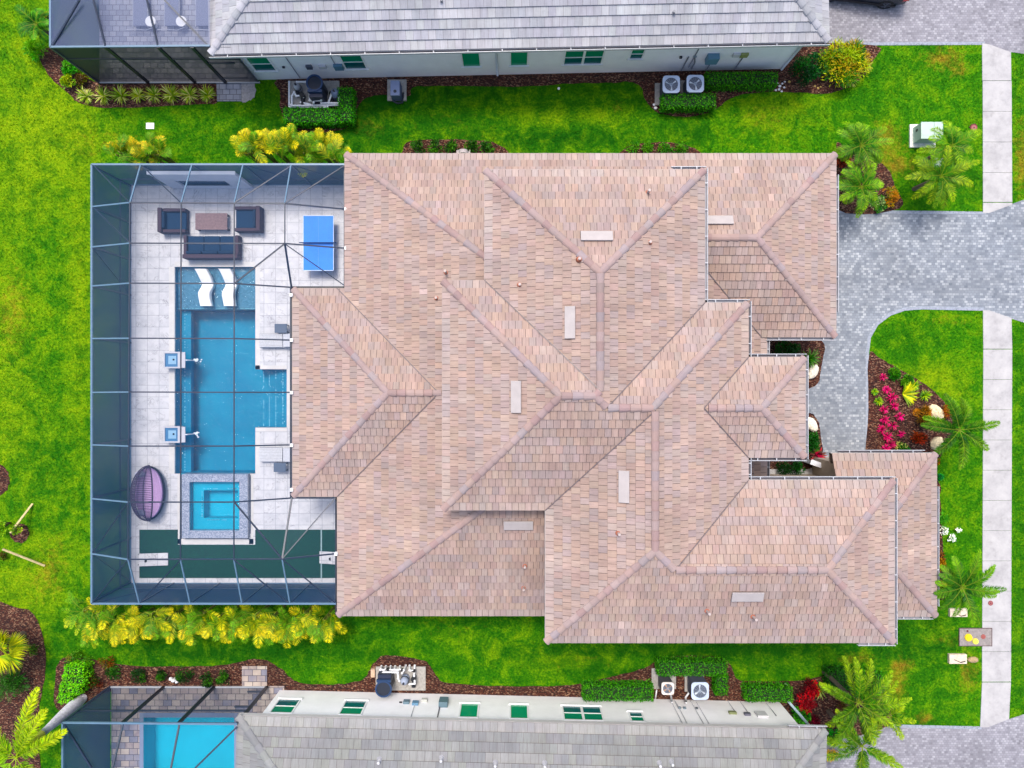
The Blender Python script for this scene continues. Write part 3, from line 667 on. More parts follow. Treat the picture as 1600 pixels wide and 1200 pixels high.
for args in ((E(1052, 265), E(1101, 265), ZU, (0, 1)), (E(1101, 265), E(1101, 473), ZU, (1, 0)), (E(1101, 473), E(1169, 473), ZU, (0, 1)), (E(1169, 473), E(1169, 558), ZU, (1, 0)),
             (E(1169, 558), E(1258, 558), ZU, (0, 1)), (E(1258, 558), E(1258, 715), ZU, (1, 0)), (E(1169, 715), E(1258, 715), ZU, (0, -1)), (E(1169, 715), E(1169, 750), ZU, (1, 0)), (E(1169, 750), E(1397, 750), ZU, (0, 1)),
             (E(1397, 750), E(1397, 1004), ZU, (1, 0)), (E(1344, 1004), E(1397, 1004), ZU, (0, -1)), ((XE, gy0), (gx1 - .05, gy0), ZT, (0, -1)), ((XE, E(0, 748, DL)[1]), (XE, gy0), ZL, (1, 0)), ((gx1, gy0 + 1.2), (gx1, YT - 1), ZT, (1, 0)),
             ((E(1311, 0, DL)[0], iy1), (E(1443, 0, DL)[0], iy1), ZL, (0, 1)), ((ix1, E(0, 945, DL)[1]), (ix1, E(0, 763, DL)[1]), ZL, (1, 0)), ((E(1397, 0, DL)[0], iy0), (E(1456, 0, DL)[0], iy0), ZL, (0, -1))):
    g = MB(); gutter(g, *args, dark=(args[0][1] == iy1 or args[0][0] == E(1169, 0)[0])); g.build('gutter', M_METAL, house)
# walls under the roofs
wl = MB(); wl.col = lin(205, 188, 168)
def wallbox(x0, y0, x1, y1, z1, D, ins=.45, z0=-.05):
    a = E(x0, y0, D); b = E(x1, y1, D); wl.box(a[0] + ins, b[0] - ins, b[1] + ins, a[1] - ins, z0, z1)
wallbox(540, 240, 1198, 760, 3.0, DT); wallbox(1150, 242, 1303, 525, 3.01, DT); wallbox(528, 776, 900, 960, 2.99, DL); wallbox(757, 266, 1101, 640, 6.1, DU, .5, 2.8); wallbox(691, 440, 1000, 796, 6.11, DU, .5, 2.8)
wallbox(852, 640, 1169, 1003, 6.08, DU, .5); wallbox(1100, 752, 1396, 1002, 6.07, DU, .5); wallbox(1300, 710, 1460, 962, 3.02, DL); wallbox(980, 474, 1169, 800, 6.06, DU, .5, 2.8); wallbox(1199, 560, 1256, 713, 6.05, DU, .5)
wl.build('wall', M_STUCCO, house)

# roof vents and pipes: put on the roof plane under their pixel
def onplane(px, py, o, upx, upy, slope):
    """ray from the camera through a pixel, met with the roof plane"""
    d = Vector(((px - 800) / FPX, (600 - py) / FPX, -1)); cp = Vector((0, 0, CAMH)); o = Vector(o)
    n = Vector((-slope * upx, -slope * upy, 1)); t = (o - cp).dot(n) / d.dot(n); return cp + d * t
PL = {'CT': ((*E(800, 265), ZU), 0, -1, SL), 'CL': ((*E(757, 600), ZU), 1, 0, SL), 'CR': ((*E(1101, 600), ZU), -1, 0, SL), 'DL': ((*E(691, 600), ZU), 1, 0, SL), 'FL': ((*E(852, 600), ZU), 1, 0, SL),
      'GB': ((*E(800, 1004), ZU), 0, 1, SL), 'BT': ((0, YT, ZT), 0, -1, SL), 'AL': ((XL, 0, ZL), 1, 0, SLL), 'AB': ((0, YB, ZL), 0, 1, SL)}
for px, py, pl in ((932, 371, 'CT'), (892, 504, 'CL'), (808, 620, 'DL'), (976, 760, 'FL'), (810, 819, 'AB'), (1167, 930, 'GB'), (1122, 346, 'BT')):
    o, ux, uy, s = PL[pl]; p = onplane(px, py, o, ux, uy, s); U = Vector((uy, -ux, 0)); V = Vector((ux, uy, s)).normalized(); Nn = U.cross(V); Nn = Nn if Nn.z > 0 else -Nn
    m = MB(); m.obox(p + Nn * .11, U * .62, V * .21, Nn * .03, lin(206, 196, 194)); m.obox(p + Nn * .06, U * .56, V * .17, Nn * .06, lin(60, 52, 54))
    m.build('roof_vent', M_PAINT, house, bevel=.01)
for px, py, pl, h in ((697, 426, 'AL', .4), (682, 466, 'AL', .15), (1012, 301, 'CT', .3), (1015, 379, 'CR', .12), (820, 884, 'AB', .2), (818, 918, 'AB', .3), (966, 833, 'FL', .2), (1104, 954, 'GB', .35), (1176, 963, 'GB', .35), (905, 405, 'CT', .1), (812, 445, 'CL', .1)):
    o, ux, uy, s = PL[pl]; p = onplane(px, py, o, ux, uy, s); m = MB()
    m.cyl(p - Vector((0, 0, .1)), p + Vector((0, 0, .06)), .13, .09, 12, lin(196, 110, 78)); m.cyl(p, p + Vector((0, 0, h + .1)), .055, .055, 12, lin(214, 196, 190)); m.build('vent_pipe', M_PAINT, house)
# ================================================================ the two neighbouring houses
def neighbour(label, P0, P1, sgn, seed, wins, pal, name='grey_roofed_house'):
    """local frame: x along the eave that faces our house, y away from our house (times sgn)"""
    d = (P1 - P0); ang = math.atan2(d.y, d.x); Ln = d.length
    h = thing(name, label, 'house', (0, 0, 0)); WORG[h] = Vector((0, 0, 0))
    ZE = 3.6; dep = 13.0
    y0, y1 = (0, dep) if sgn > 0 else (-dep, 0)
    hiproof('tiled_roof', 0, Ln, y0, y1, ZE, .42, h, pal, seed, cw=.405, tw=.33, gap=.009, va_=.035, step=.05, cgap=.006, rp=[tuple(q * 1.12 for q in pal[0]), tuple(q * 1.05 for q in pal[1])], rare=0.0, capr=.14)
    f = MB(); c = lin(232, 234, 240, .75)
    for a, b, o in (((0, 0), (Ln, 0), (0, -sgn)), ((0, y0), (0, y1), (-1, 0)), ((Ln, y0), (Ln, y1), (1, 0))): fascia(f, a, b, ZE, o)
    f.build('fascia', M_PAINT, h)
    g = MB(); gutter(g, (0.02 if sgn > 0 else Ln - 1.6, 0), (Ln - .02, 0), ZE, (0, -sgn), dark=True, gap=1.6); g.build('gutter', M_METAL, h)
    w = MB(); w.col = lin(250, 250, 252, .92); wy = .40 * sgn
    w.box(.72, Ln - .72, min(wy, sgn * (dep - .4)), max(wy, sgn * (dep - .4)), -.05, ZE - .2); w.build('wall', M_STUCCO, h)
    inv = Matrix.Rotation(-ang, 3, 'Z')
    def loc(px, py, z): return inv @ (W(px, py, z) - Vector((P0.x, P0.y, 0)))
    h.location = (P0.x, P0.y, 0); h.rotation_euler = (0, 0, ang)
    for (px, py, wd, kind) in wins:
        x = loc(px, py, 1.75).x; z0, z1 = 1.06, 2.44
        fr = MB(); fr.col = lin(246, 248, 250, .85); out = -sgn
        yb = wy + out * .001
        def fb_(xa, xb, za, zb, pr=.05): fr.box(xa, xb, min(wy - out * .02, wy + out * pr), max(wy - out * .02, wy + out * pr), za, zb)
        t = .07
        if kind == 'small': z0 = 1.52
        fb_(x - wd / 2 - t, x + wd / 2 + t, z1, z1 + t); fb_(x - wd / 2 - t * 1.5, x + wd / 2 + t * 1.5, z0 - t * 1.3, z0, .09)
        fb_(x - wd / 2 - t, x - wd / 2, z0, z1); fb_(x + wd / 2, x + wd / 2 + t, z0, z1)
        if kind == 'double': fb_(x - t * .8, x + t * .8, z0, z1)
        if kind != 'single': fb_(x - wd / 2, x + wd / 2, (z0 + z1) / 2 - .02, (z0 + z1) / 2 + .02, .035)
        wo_ = fr.build('window', M_PAINT, h)
        spans = [(x - wd / 2, x - t * .8), (x + t * .8, x + wd / 2)] if kind == 'double' else [(x - wd / 2, x + wd / 2)]
        for xa, xb in spans:
            for za, zb in ([(z0, z1)] if kind == 'single' else [(z0, (z0 + z1) / 2 - .02), ((z0 + z1) / 2 + .02, z1)]):
                g = MB(); col = lin(0, 165, 118, .75) if kind == 'single' else (lin(0, 150, 112, .7) if za > z0 + .1 else lin(0, 112, 118, .6))
                g.box(xa, xb, min(wy, wy + out * .012), max(wy, wy + out * .012), za, zb, col); g.build('pane', M_GLASS, wo_)
    return h, loc, wy, Ln
TH, tloc, twy, tL = neighbour('grey-roofed white house along the top of the photo', W(328, 85, 3.6), W(1295, 65, 3.6), 1, 200,
    [(408, 98, .95, 'two'), (552, 95, .95, 'two'), (736, 92, .78, 'single'), (811, 91, .76, 'single'), (912, 87, 1.75, 'double'), (994, 84, .55, 'small')], [lin(*q, .6) for q in ((200, 200, 208), (188, 190, 198), (208, 208, 214), (194, 194, 204), (204, 206, 210))])
BH, bloc, bwy, bL = neighbour('grey-roofed white house along the bottom of the photo', W(371, 1118, 3.6), W(1291, 1140, 3.6), -1, 300,
    [(446, 1104, .95, 'two'), (552, 1105, .95, 'two'), (733, 1111, .78, 'single'), (811, 1112, .76, 'single'), (910, 1116, 1.75, 'double'), (993, 1120, .55, 'small')], [lin(*q, .46) for q in ((180, 182, 180), (170, 172, 174), (188, 188, 186), (174, 174, 176), (182, 184, 178))])
def onwall(h, loc, wy, sgn, px, zc, wd, hg, dp, col, name, mat=M_PAINT, bevel=.01):
    x = loc(px, 600, 1.5).x if False else loc(px, 100 if sgn > 0 else 1100, zc).x
    m = MB(); m.box(x - wd / 2, x + wd / 2, min(wy, wy - sgn * dp), max(wy, wy - sgn * dp), zc - hg / 2, zc + hg / 2, col)
    return m.build(name, mat, h, bevel=bevel)
def wpipe(h, loc, wy, sgn, px, za, zb, r, col, name, off=.06, px2=None):
    x = loc(px, 100 if sgn > 0 else 1100, za).x; x2 = x if px2 is None else loc(px2, 100 if sgn > 0 else 1100, zb).x
    m = MB(); y = wy - sgn * off; m.tube([(x, y, za), (x, y, (za + zb) / 2), (x2, y, zb)], r, 8, col); return m.build(name, M_PAINT, h, smooth=True)
wpipe(TH, tloc, twy, 1, 777, .1, 3.45, .055, lin(225, 230, 240, .75), 'downspout'); wpipe(TH, tloc, twy, 1, 401, .1, 3.3, .06, lin(225, 230, 240, .75), 'downspout')
wpipe(TH, tloc, twy, 1, 1221, .1, 3.3, .06, lin(225, 230, 240, .75), 'downspout'); wpipe(BH, bloc, bwy, -1, 1232, .1, 3.3, .06, lin(200, 225, 238, .75), 'downspout')
for px, zc, wd, hg, dp, c, nm in ((483, 1.4, .28, .3, .12, lin(90, 100, 118), 'electric_box'), (504, 1.4, .34, .26, .12, lin(232, 232, 238), 'electric_box'), (529, 1.35, .42, .45, .14, lin(96, 150, 180), 'electric_box'),
    (1113, 1.55, .55, .6, .28, lin(110, 160, 185), 'meter_box'), (1151, 1.7, .34, .3, .1, lin(242, 242, 244), 'cable_box'), (1163, 1.7, .36, .3, .12, lin(176, 184, 110), 'cable_box'), (1064, 1.6, .12, .12, .1, lin(40, 40, 50), 'wall_socket'), (1086, 1.6, .16, .12, .06, lin(160, 180, 186), 'wall_socket'), (443, 1.4, .12, .1, .08, lin(60, 60, 70), 'wall_socket')):
    onwall(TH, tloc, twy, 1, px, zc, wd, hg, dp, c, nm)
for px, zc, wd, hg, dp, c, nm in ((635, 1.1, .3, .3, .12, lin(120, 150, 165), 'electric_box'), (649, 1.2, .3, .32, .12, lin(110, 160, 195), 'electric_box'), (693, 1.2, .42, .6, .26, lin(110, 142, 156), 'meter_box'), (1145, 1.4, .36, .2, .1, lin(150, 160, 110), 'cable_box'), (1168, 1.5, .3, .2, .1, lin(110, 110, 128), 'cable_box'),
    (1190, 1.5, .5, .5, .1, lin(236, 236, 240), 'cable_box'), (1062, 1.0, .14, .12, .08, lin(130, 150, 165), 'wall_socket'), (1070, 1.0, .14, .12, .08, lin(130, 150, 165), 'wall_socket'), (1089, 1.0, .12, .1, .08, lin(90, 100, 110), 'wall_socket'), (663, .9, .26, .2, .14, lin(225, 228, 220), 'wall_socket'), (626, 1.1, .14, .06, .06, lin(40, 40, 50), 'wall_socket')):
    onwall(BH, bloc, bwy, -1, px, zc, wd, hg, dp, c, nm)
for px, a, b, px2 in ((468, .2, 3.3, None), (524, 1.5, 3.3, None), (1076, .5, 3.3, None), (1103, .1, 1.4, None), (1147, .1, 1.6, None), (1064, .1, 1.6, None), (1080, .3, 1.6, 1086)): wpipe(TH, tloc, twy, 1, px, a, b, .022 if px < 1000 else .03, lin(160, 166, 178), 'conduit', .03, px2)
for px, a, b in ((648, 1.3, 3.3), (688, 1.2, 3.3), (1137, .1, 1.4), (1156, .1, 1.5), (1048, .2, 3.3), (1055, .2, 3.3), (1079, .2, 3.3), (1087, .2, 3.3), (1053, .1, 1.0), (1198, .3, 1.6)): wpipe(BH, bloc, bwy, -1, px, a, b, .03 if px == 688 else .018, lin(96, 98, 110) if px == 688 else lin(205, 208, 214), 'conduit', .03)
for px, py in ((593, 1187), (690, 1184), (774, 1192), (1030, 1192), (1049, 1190), (851, 1193)):
    p = onplane(px, py, (BH.location.x, BH.location.y, 3.6), math.sin(BH.rotation_euler.z), -math.cos(BH.rotation_euler.z), .42); q = Matrix.Rotation(-BH.rotation_euler.z, 3, 'Z') @ (p - BH.location)
    m = MB(); m.cyl(q - Vector((0, 0, .1)), q + Vector((0, 0, .3)), .06, .06, 10, lin(236, 236, 240)); m.cyl(q - Vector((0, 0, .02)), q + Vector((0, 0, .1)), .14, .07, 10, lin(190, 190, 196)); m.build('vent_pipe', M_PAINT, BH)
for px, py in ((690, 3), (1052, 21)):
    p = onplane(px, py, (TH.location.x, TH.location.y, 3.6), -math.sin(TH.rotation_euler.z), math.cos(TH.rotation_euler.z), .42); q = Matrix.Rotation(-TH.rotation_euler.z, 3, 'Z') @ (p - TH.location)
    m = MB(); m.cyl(q - Vector((0, 0, .1)), q + Vector((0, 0, .2)), .06, .06, 10, lin(150, 152, 160)); m.build('vent_pipe', M_PAINT, TH)

# ================================================================ screened pool enclosures
ZO, ZI = 3.3, 4.15
BC = lin(34, 58, 90, .45); RC = lin(120, 158, 188, .5); PC = lin(52, 72, 98, .6)
def enclosure(label, org): return thing('pool_enclosure', label, 'pool enclosure', org)
def part_beam(root, a, b, w=.07, col=BC, name='roof_beam'):
    m = MB(); m.beam(a, b, w, w, col); m.build(name, M_METAL, root)
enc = enclosure('large screened cage with pale blue beams over the deep blue pool of the brown-roofed house', W(330, 600, 0))
I_ = lambda x, y: W(x, y, ZI); O_ = lambda x, y: W(x, y, ZO)
for a, b in ((O_(143.5, 257), O_(143.5, 943)), (O_(143.5, 257), O_(540, 257)), (O_(143.5, 943), O_(525, 943))): part_beam(enc, a, b, .08, RC, 'eave_rail')
ys = [316.5, 380, 442.5, 528.5, 612.5, 697, 784.5, 874]; yo = [323, 386, 447, 529, 613, 695, 779, 865]
xs = [203, 283, 366, 445]; xo = [220, 300, 380, 455]; xob = [218, 297, 378, 453]
xi = lambda y: 203 - (y - 316) / 558 * 3
for a, b in zip(ys, yo): part_beam(enc, O_(143.5, b), I_(xi(a), a), .06, RC)
for x, y, xx, yy in ((203, 316.5, 445, 318), (203, 380, 445, 380.5), (202, 442.5, 366, 443), (202, 528.5, 366, 529), (201.5, 612.5, 366, 613), (201, 697, 366, 697), (200, 784.5, 366, 784.5), (200, 874, 441, 873.5)): part_beam(enc, I_(x, y), I_(xx, yy), .055)
for x, y, xx, yy in ((445, 318, 541, 327), (445, 380.5, 541, 388), (366, 443, 455, 449), (366, 529, 457, 531.5), (366, 613, 457, 613), (366, 697, 457, 695), (366, 784.5, 457, 778), (441, 873.5, 526, 865)): part_beam(enc, I_(x, y), O_(xx, yy), .06)
for a, b in (((203, 316.5), (200, 874)), ((283, 317), (282, 874)), ((366, 317.5), (365.5, 874)), ((445, 318), (445, 380.5))): part_beam(enc, I_(*a), I_(*b), .045)
part_beam(enc, I_(445, 380.5), O_(455.5, 449)); part_beam(enc, I_(441, 873.5), O_(456, 777))
for k in range(4):
    part_beam(enc, O_(xo[k], 257), I_([203, 283, 366, 445][k], 317), .055, RC); part_beam(enc, O_(xob[k], 943), I_([200, 282, 365.5, 441][k], 874), .055, RC)
for a, b in (((147, 259), (202, 316)), ((222, 259), (283, 317)), ((146, 324), (203, 380)), ((455, 259), (366, 317)), ((538, 259), (445, 318)), ((541, 448), (445, 381)), ((143.5, 943), (200, 874)), ((144, 865), (200, 785)),
             ((218, 943), (282, 875)), ((451, 942), (365.5, 875)), ((525, 943), (441, 874)), ((524, 778), (441, 873))): part_beam(enc, O_(*a), I_(*b), .045)
part_beam(enc, I_(366, 443), I_(445, 380.5), .055); part_beam(enc, I_(366, 784.5), I_(441, 873.5), .06)
base = lambda p: Vector((p.x, p.y, .05))
for q in [(143.5, y) for y in [259] + yo + [941]] + [(x, 257) for x in xo + [538]] + [(x, 943) for x in xob + [524]]:
    p = O_(*q); m = MB(); m.beam(base(p), p, .07, .07, PC); m.build('post', M_METAL, enc)
for a, b in (((143.5, 257), (143.5, 943)), ((143.5, 257), (540, 257)), ((143.5, 943), (525, 943))):
    pa, pb = O_(*a), O_(*b)
    for z, w, c in ((.1, .055, RC), (1.0, .05, PC)): part_beam(enc, Vector((pa.x, pa.y, z)), Vector((pb.x, pb.y, z)), w, c, 'rail')
for a, b in (((220, 257), (147, 257)), ((380, 257), (455, 257)), ((455, 257), (530, 257)), ((143.5, 386), (143.5, 447)), ((143.5, 865), (143.5, 940)), ((520, 943), (453, 943)), ((147, 943), (218, 943))):
    pa, pb = O_(*a), base(O_(*b)); m = MB(); m.beam(pa, pb, .035, .035, PC); m.build('brace', M_METAL, enc)
m = MB()
for poly in ([I_(203, 317), I_(445, 317), I_(445, 380), I_(366, 443), I_(366, 784), I_(441, 874), I_(200, 874)], [O_(143.5, 257), I_(203, 317), I_(200, 874), O_(143.5, 943)], [O_(143.5, 257), O_(540, 257), I_(445, 317), I_(203, 317)],
             [O_(143.5, 943), O_(525, 943), I_(441, 874), I_(200, 874)], [I_(445, 317), O_(540, 257), O_(541, 448), I_(445, 380)], [I_(445, 380), O_(541, 448), O_(455, 448)], [I_(445, 380), O_(455, 448), I_(366, 443)],
             [I_(366, 443), O_(455, 448), O_(457, 777), I_(366, 784)], [I_(366, 784), O_(457, 777), I_(441, 874)], [I_(441, 874), O_(457, 777), O_(525, 777), O_(525, 943)]): m.face(poly)
m.build('roof_screen', M_SCR_TOP, enc)
for a, b in (((143.5, 257), (143.5, 943)), ((143.5, 257), (540, 257)), ((143.5, 943), (525, 943))):
    m = MB(); p, q = O_(*a), O_(*b); m.face([base(p), base(q), q, p]); m.build('side_screen', M_SCR_SIDE, enc)
m = MB(); bk = (.01, .01, .015)
for a, b in (((539.5, 257), (539.5, 450)), ((539.5, 449.5), (456, 449.5)), ((455.5, 449.5), (455.5, 777)), ((455.5, 777), (526, 777)), ((526, 777), (526, 960))): m.beam(W(*a, 3.12), W(*b, 3.12), .12, .1, bk)
m.build('gutter', M_METAL, enc)
for x, y in ((541, 327), (541, 388), (455.5, 461), (456, 531.5), (456, 613.5), (456, 695.5), (456, 765), (525.5, 865)):
    m = MB(); p = W(x, y, 3.3); m.box(p.x - .06, p.x + .06, p.y - .07, p.y + .07, 3.2, 3.38, lin(250, 250, 250, .9)); m.build('bracket', M_PAINT, enc)

# neighbours' cages
def cage2(label, cx, cy, xr, sgn, posts, tops, base_left, mats, house_end):
    z = 3.75; e = enclosure(label, W(cx, cy, 0)); far = -160 if sgn > 0 else 1360
    P = lambda x, y: W(x, y, z)
    part_beam(e, P(cx, cy), P(xr, cy - sgn * 2), .08, RC, 'eave_rail'); part_beam(e, P(cx, cy), P(cx, far), .08, RC, 'eave_rail')
    for x in posts:
        p = P(x, cy); m = MB(); m.beam(base(p), p, .16, .08, (.012, .018, .03)); m.build('post', M_METAL, e)
    p = P(cx, cy); m = MB(); m.beam(base(p), p, .1, .1, PC); m.build('post', M_METAL, e)
    for a, b in tops: part_beam(e, P(*a), W(*b, z + .5), .07, BC)
    p = P(cx, cy); q = P(house_end, cy)
    part_beam(e, Vector((p.x, p.y, 2.6)), Vector((q.x, q.y, 2.6)), .06, (.015, .025, .045), 'rail')
    part_beam(e, Vector((p.x, p.y, .1)), Vector((q.x, q.y, .1)), .08, lin(200, 205, 212), 'rail')
    m = MB(); y2 = P(0, far).y; rz = z + .9; inx = P(cx + 75, far).x
    m.face([p, P(xr, cy), W(xr, far, rz), Vector((inx, y2, rz))]); m.face([p, Vector((inx, y2, rz)), Vector((p.x, y2, z))]); m.build('roof_screen', mats[0], e)
    m = MB(); m.face([base(p), base(q), q, p]); m.build('side_screen', mats[1], e)
    m = MB(); m.face([base(p), base(Vector((p.x, y2, 0))), Vector((p.x, y2, z)), p]); m.build('side_screen', M_SCR_SIDE, e)
    return e, P
e2, P2 = cage2('dark screened cage on the left end of the top grey-roofed house', 79, 73.5, 328, 1, [165, 247, 300], [((165, 73), (146, 0)), ((247, 72), (229, -2)), ((82, 72), (124, 0)), ((324, 70), (257, 0)), ((124, 0), (160, -60))], 155, (M_SCR_TOP2, M_SCR_SIDE2), 360)
e3, P3 = cage2('screened cage over the turquoise pool on the left end of the bottom grey-roofed house', 98, 1129, 371, -1, [192, 280, 372], [((192, 1131), (176, 1200)), ((280, 1133), (267, 1201)), ((100, 1131), (143, 1200)), ((370, 1136), (305, 1200))], 175, (M_SCR_TOP, screen_mat('thin_side_mesh_screen', (.03, .06, .12), .42)), 374)
for e, P, cy, xs_ in ((e2, P2, 73.5, (300, 345)), (e3, P3, 1129, (345, 375))):
    a, b = (W(x, 600 + (cy - 600) / 1.12, 0) for x in ((600, 700)))
    for zz in (.6, 2.2):
        p = P(xs_[0], cy); q = P(xs_[1], cy); part_beam(e, Vector((p.x, p.y, zz)), Vector((q.x, q.y, zz)), .07, (.02, .03, .05), 'door_rail')

# patios and pools
def patio(name, rects, z, mat, th=.1):
    m = MB()
    for x0, x1, y0, y1 in rects:
        a = W(x0, y0, z); b = W(x1, y1, z); m.box(a.x, b.x, b.y, a.y, z - th, z)
    o = m.build(name, mat); o['kind'] = 'structure'; return o
patio('patio', [(155, 400, -260, 129)], .05, M_PATIO2)
patio('patio', [(174, 444, 1072, 1121), (174, 224, 1121, 1500), (366, 444, 1121, 1500)], .05, M_PATIO)
DZ = .06
patio('pool_deck', [(204, 620, 288.5, 417), (204, 273, 417, 740), (399, 620, 417, 577), (448, 620, 577, 668), (399, 620, 668, 740), (204, 283, 740, 842), (389, 620, 740, 842), (204, 620, 842, 911.5)], DZ, M_MARBLE, .14)
mb = MB(); cc = lin(236, 234, 232, .66)
def strip(x0, x1, y0, y1, z=DZ + .006, m=mb, c=cc):
    a = W(x0, y0, z); b = W(x1, y1, z); m.box(a.x, b.x, b.y, a.y, z - .02, z, c)
for q in ((264, 272.9, 417, 548), (264, 272.9, 577, 665), (264, 272.9, 692, 740), (399.1, 406, 417, 577), (273, 399, 409, 416.9), (399.1, 448, 668.1, 674), (448.1, 453, 577, 668), (399.1, 448, 571, 576.9), (399.1, 406, 675, 740), (277, 282.9, 740, 850), (389.1, 396, 740, 850), (277, 396, 842.1, 850)): strip(*q)
o = mb.build('pool_coping', M_PAINT); o['kind'] = 'structure'
def basin(name, rects_floor, walls, z0, z1, mat):
    m = MB()
    for x0, x1, y0, y1, zf in rects_floor:
        a = W(x0, y0, DZ); b = W(x1, y1, DZ); m.box(a.x, b.x, b.y, a.y, zf - .3, zf)
    for x0, x1, y0, y1 in walls:
        a = W(x0, y0, DZ); b = W(x1, y1, DZ); m.box(a.x, b.x, b.y, a.y, z0, z1)
    o = m.build(name, mat); o['kind'] = 'structure'
basin('swimming_pool', [(273, 399, 483, 740, -1.4), (399, 448, 577, 668, -.9), (273, 289, 483, 740, -.6), (412, 448, 577, 668, -.6), (430, 448, 577, 668, -.35)],
      [(270, 273, 414, 742), (399, 401, 414, 575), (399, 450, 574.5, 577), (448, 450, 575, 670), (399, 450, 668, 670), (399, 401, 670, 742), (270, 401, 740, 742), (270, 401, 415, 417)], -1.5, DZ - .02, M_PLASTER)
basin('sun_shelf', [(273, 399, 417, 483, -.28)], [(273, 399, 481, 483)], -1.45, -.28, M_SHELF)
mb = MB()
def wline(px, za, y0, y1):
    y = y0
    while y < y1:
        a = W(px, y, za); ln = random.uniform(.05, .11)
        if random.random() < .8: mb.box(a.x - .018, a.x + .018, a.y - ln, a.y, za, za + .01, lin(190, 225, 240, .8))
        y += random.uniform(3.5, 6)
for px, za, a, b in ((289, -.59, 485, 548), (289, -.59, 575, 665), (289, -.59, 690, 738), (412, -.59, 580, 666), (421, -.59, 580, 666), (431, -.34, 580, 666), (442, -.34, 580, 666)): wline(px, za, a, b)
x = 277
while x < 398:
    a = W(x, 481.5, -.27); mb.box(a.x, a.x + random.uniform(.05, .1), a.y - .03, a.y, -.27, -.25, lin(200, 225, 235, .8)); x += random.uniform(3, 6)
o = mb.build('step_tiles', M_PAINT); o['kind'] = 'structure'
def water(name, rects, z):
    m = MB()
    for x0, x1, y0, y1 in rects:
        a = W(x0, y0, DZ); b = W(x1, y1, DZ); m.face([(a.x, b.y, z), (b.x, b.y, z), (b.x, a.y, z), (a.x, a.y, z)])
    o = m.build(name, M_WATER); o['kind'] = 'structure'
water('pool_water', [(273, 399, 417, 740), (399, 448, 577, 668)], -.06)
# neighbour pool
basin('swimming_pool', [(224, 366, 1121, 1500, -1.1)], [(222, 224, 1119, 1500), (366, 368, 1119, 1500), (222, 368, 1119, 1121)], -1.2, .03, M_PLASTER2)
water('pool_water', [(224, 366, 1121, 1500)], -.03)
mb = MB(); strip(218, 224, 1114, 1500, .062, mb, lin(150, 165, 196)); strip(366, 374, 1114, 1500, .062, mb, lin(150, 160, 190)); strip(224, 366, 1114, 1120.8, .062, mb, lin(130, 150, 185)); o = mb.build('pool_coping', M_PAINT); o['kind'] = 'structure'
# spa (raised)
spa = thing('spa', 'raised square spa with grey mosaic rim and bright blue water below the pool', 'spa', W(336, 791, 0))
m = MB(); a0 = W(284, 741, .38); a1 = W(387, 841, .38); b0 = W(296, 753, .38); b1 = W(374, 829, .38)
for X0, X1, Y0, Y1 in ((a0.x, b0.x, a1.y, a0.y), (b1.x, a1.x, a1.y, a0.y), (b0.x, b1.x, b0.y, a0.y), (b0.x, b1.x, a1.y, b1.y)): m.box(X0, X1, Y0, Y1, -.3, .38)
m.build('rim', M_MOSAIC, spa)
m = MB(); c0 = W(313, 768, .38); c1 = W(367, 812, .38)
m.box(b0.x, b1.x, b1.y, b0.y, -1.0, -.62)
for X0, X1, Y0, Y1 in ((b0.x, c0.x, b1.y, b0.y), (c1.x, b1.x, b1.y, b0.y), (c0.x, c1.x, c0.y, b0.y), (c0.x, c1.x, b1.y, c1.y)): m.box(X0, X1, Y0, Y1, -.9, -.02)
m.build('bench', plaster_mat('spa_plaster', (.0, .40, .52), (.0, .48, .60)), spa)
m = MB(); m.face([(b0.x, b1.y, .27), (b1.x, b1.y, .27), (b1.x, b0.y, .27), (b0.x, b0.y, .27)]); m.build('water', M_WATER, spa)
m = MB()
for k in range(60):
    t = random.random(); e = random.choice('LTB'); z = -.015
    p = {'L': (c0.x - .08, c1.y + (c0.y - c1.y) * t), 'T': (c0.x + (c1.x - c0.x) * t, c0.y + .08), 'B': (c0.x + (c1.x - c0.x) * t, c1.y - .08)}[e]
    m.box(p[0] - .03, p[0] + .03, p[1] - .02, p[1] + .02, z, z + .01, lin(170, 220, 240, .8))
m.build('step_tiles', M_PAINT, spa)
a = W(384, 742, .3); b = W(389, 842, .3)
m = MB(); m.box(a.x + .1, b.x, b.y + .2, a.y - .05, DZ + .004, DZ + .01, lin(40, 60, 100)); m.build('spa_side_shade', M_PAINT, spa)  # dark strip on the deck paints the shade at the spa's right wall
# artificial turf with marble inset
m = MB()
for x0, x1, y0, y1 in ((218, 278, 827.5, 851), (218, 525, 851, 903), (399, 525, 827.5, 851)):
    a = W(x0, y0, DZ); b = W(x1, y1, DZ); m.box(a.x, b.x, b.y, a.y, DZ - .01, DZ + .022)
o = m.build('turf_strip', M_TURF); o['kind'] = 'structure'
m = MB(); a = W(501, 828, DZ + .03); b = W(503, 903, DZ + .03); m.box(a.x, b.x, b.y, a.y, DZ + .02, DZ + .035, lin(170, 200, 205)); o = m.build('foul_line', M_PAINT); o['kind'] = 'structure'

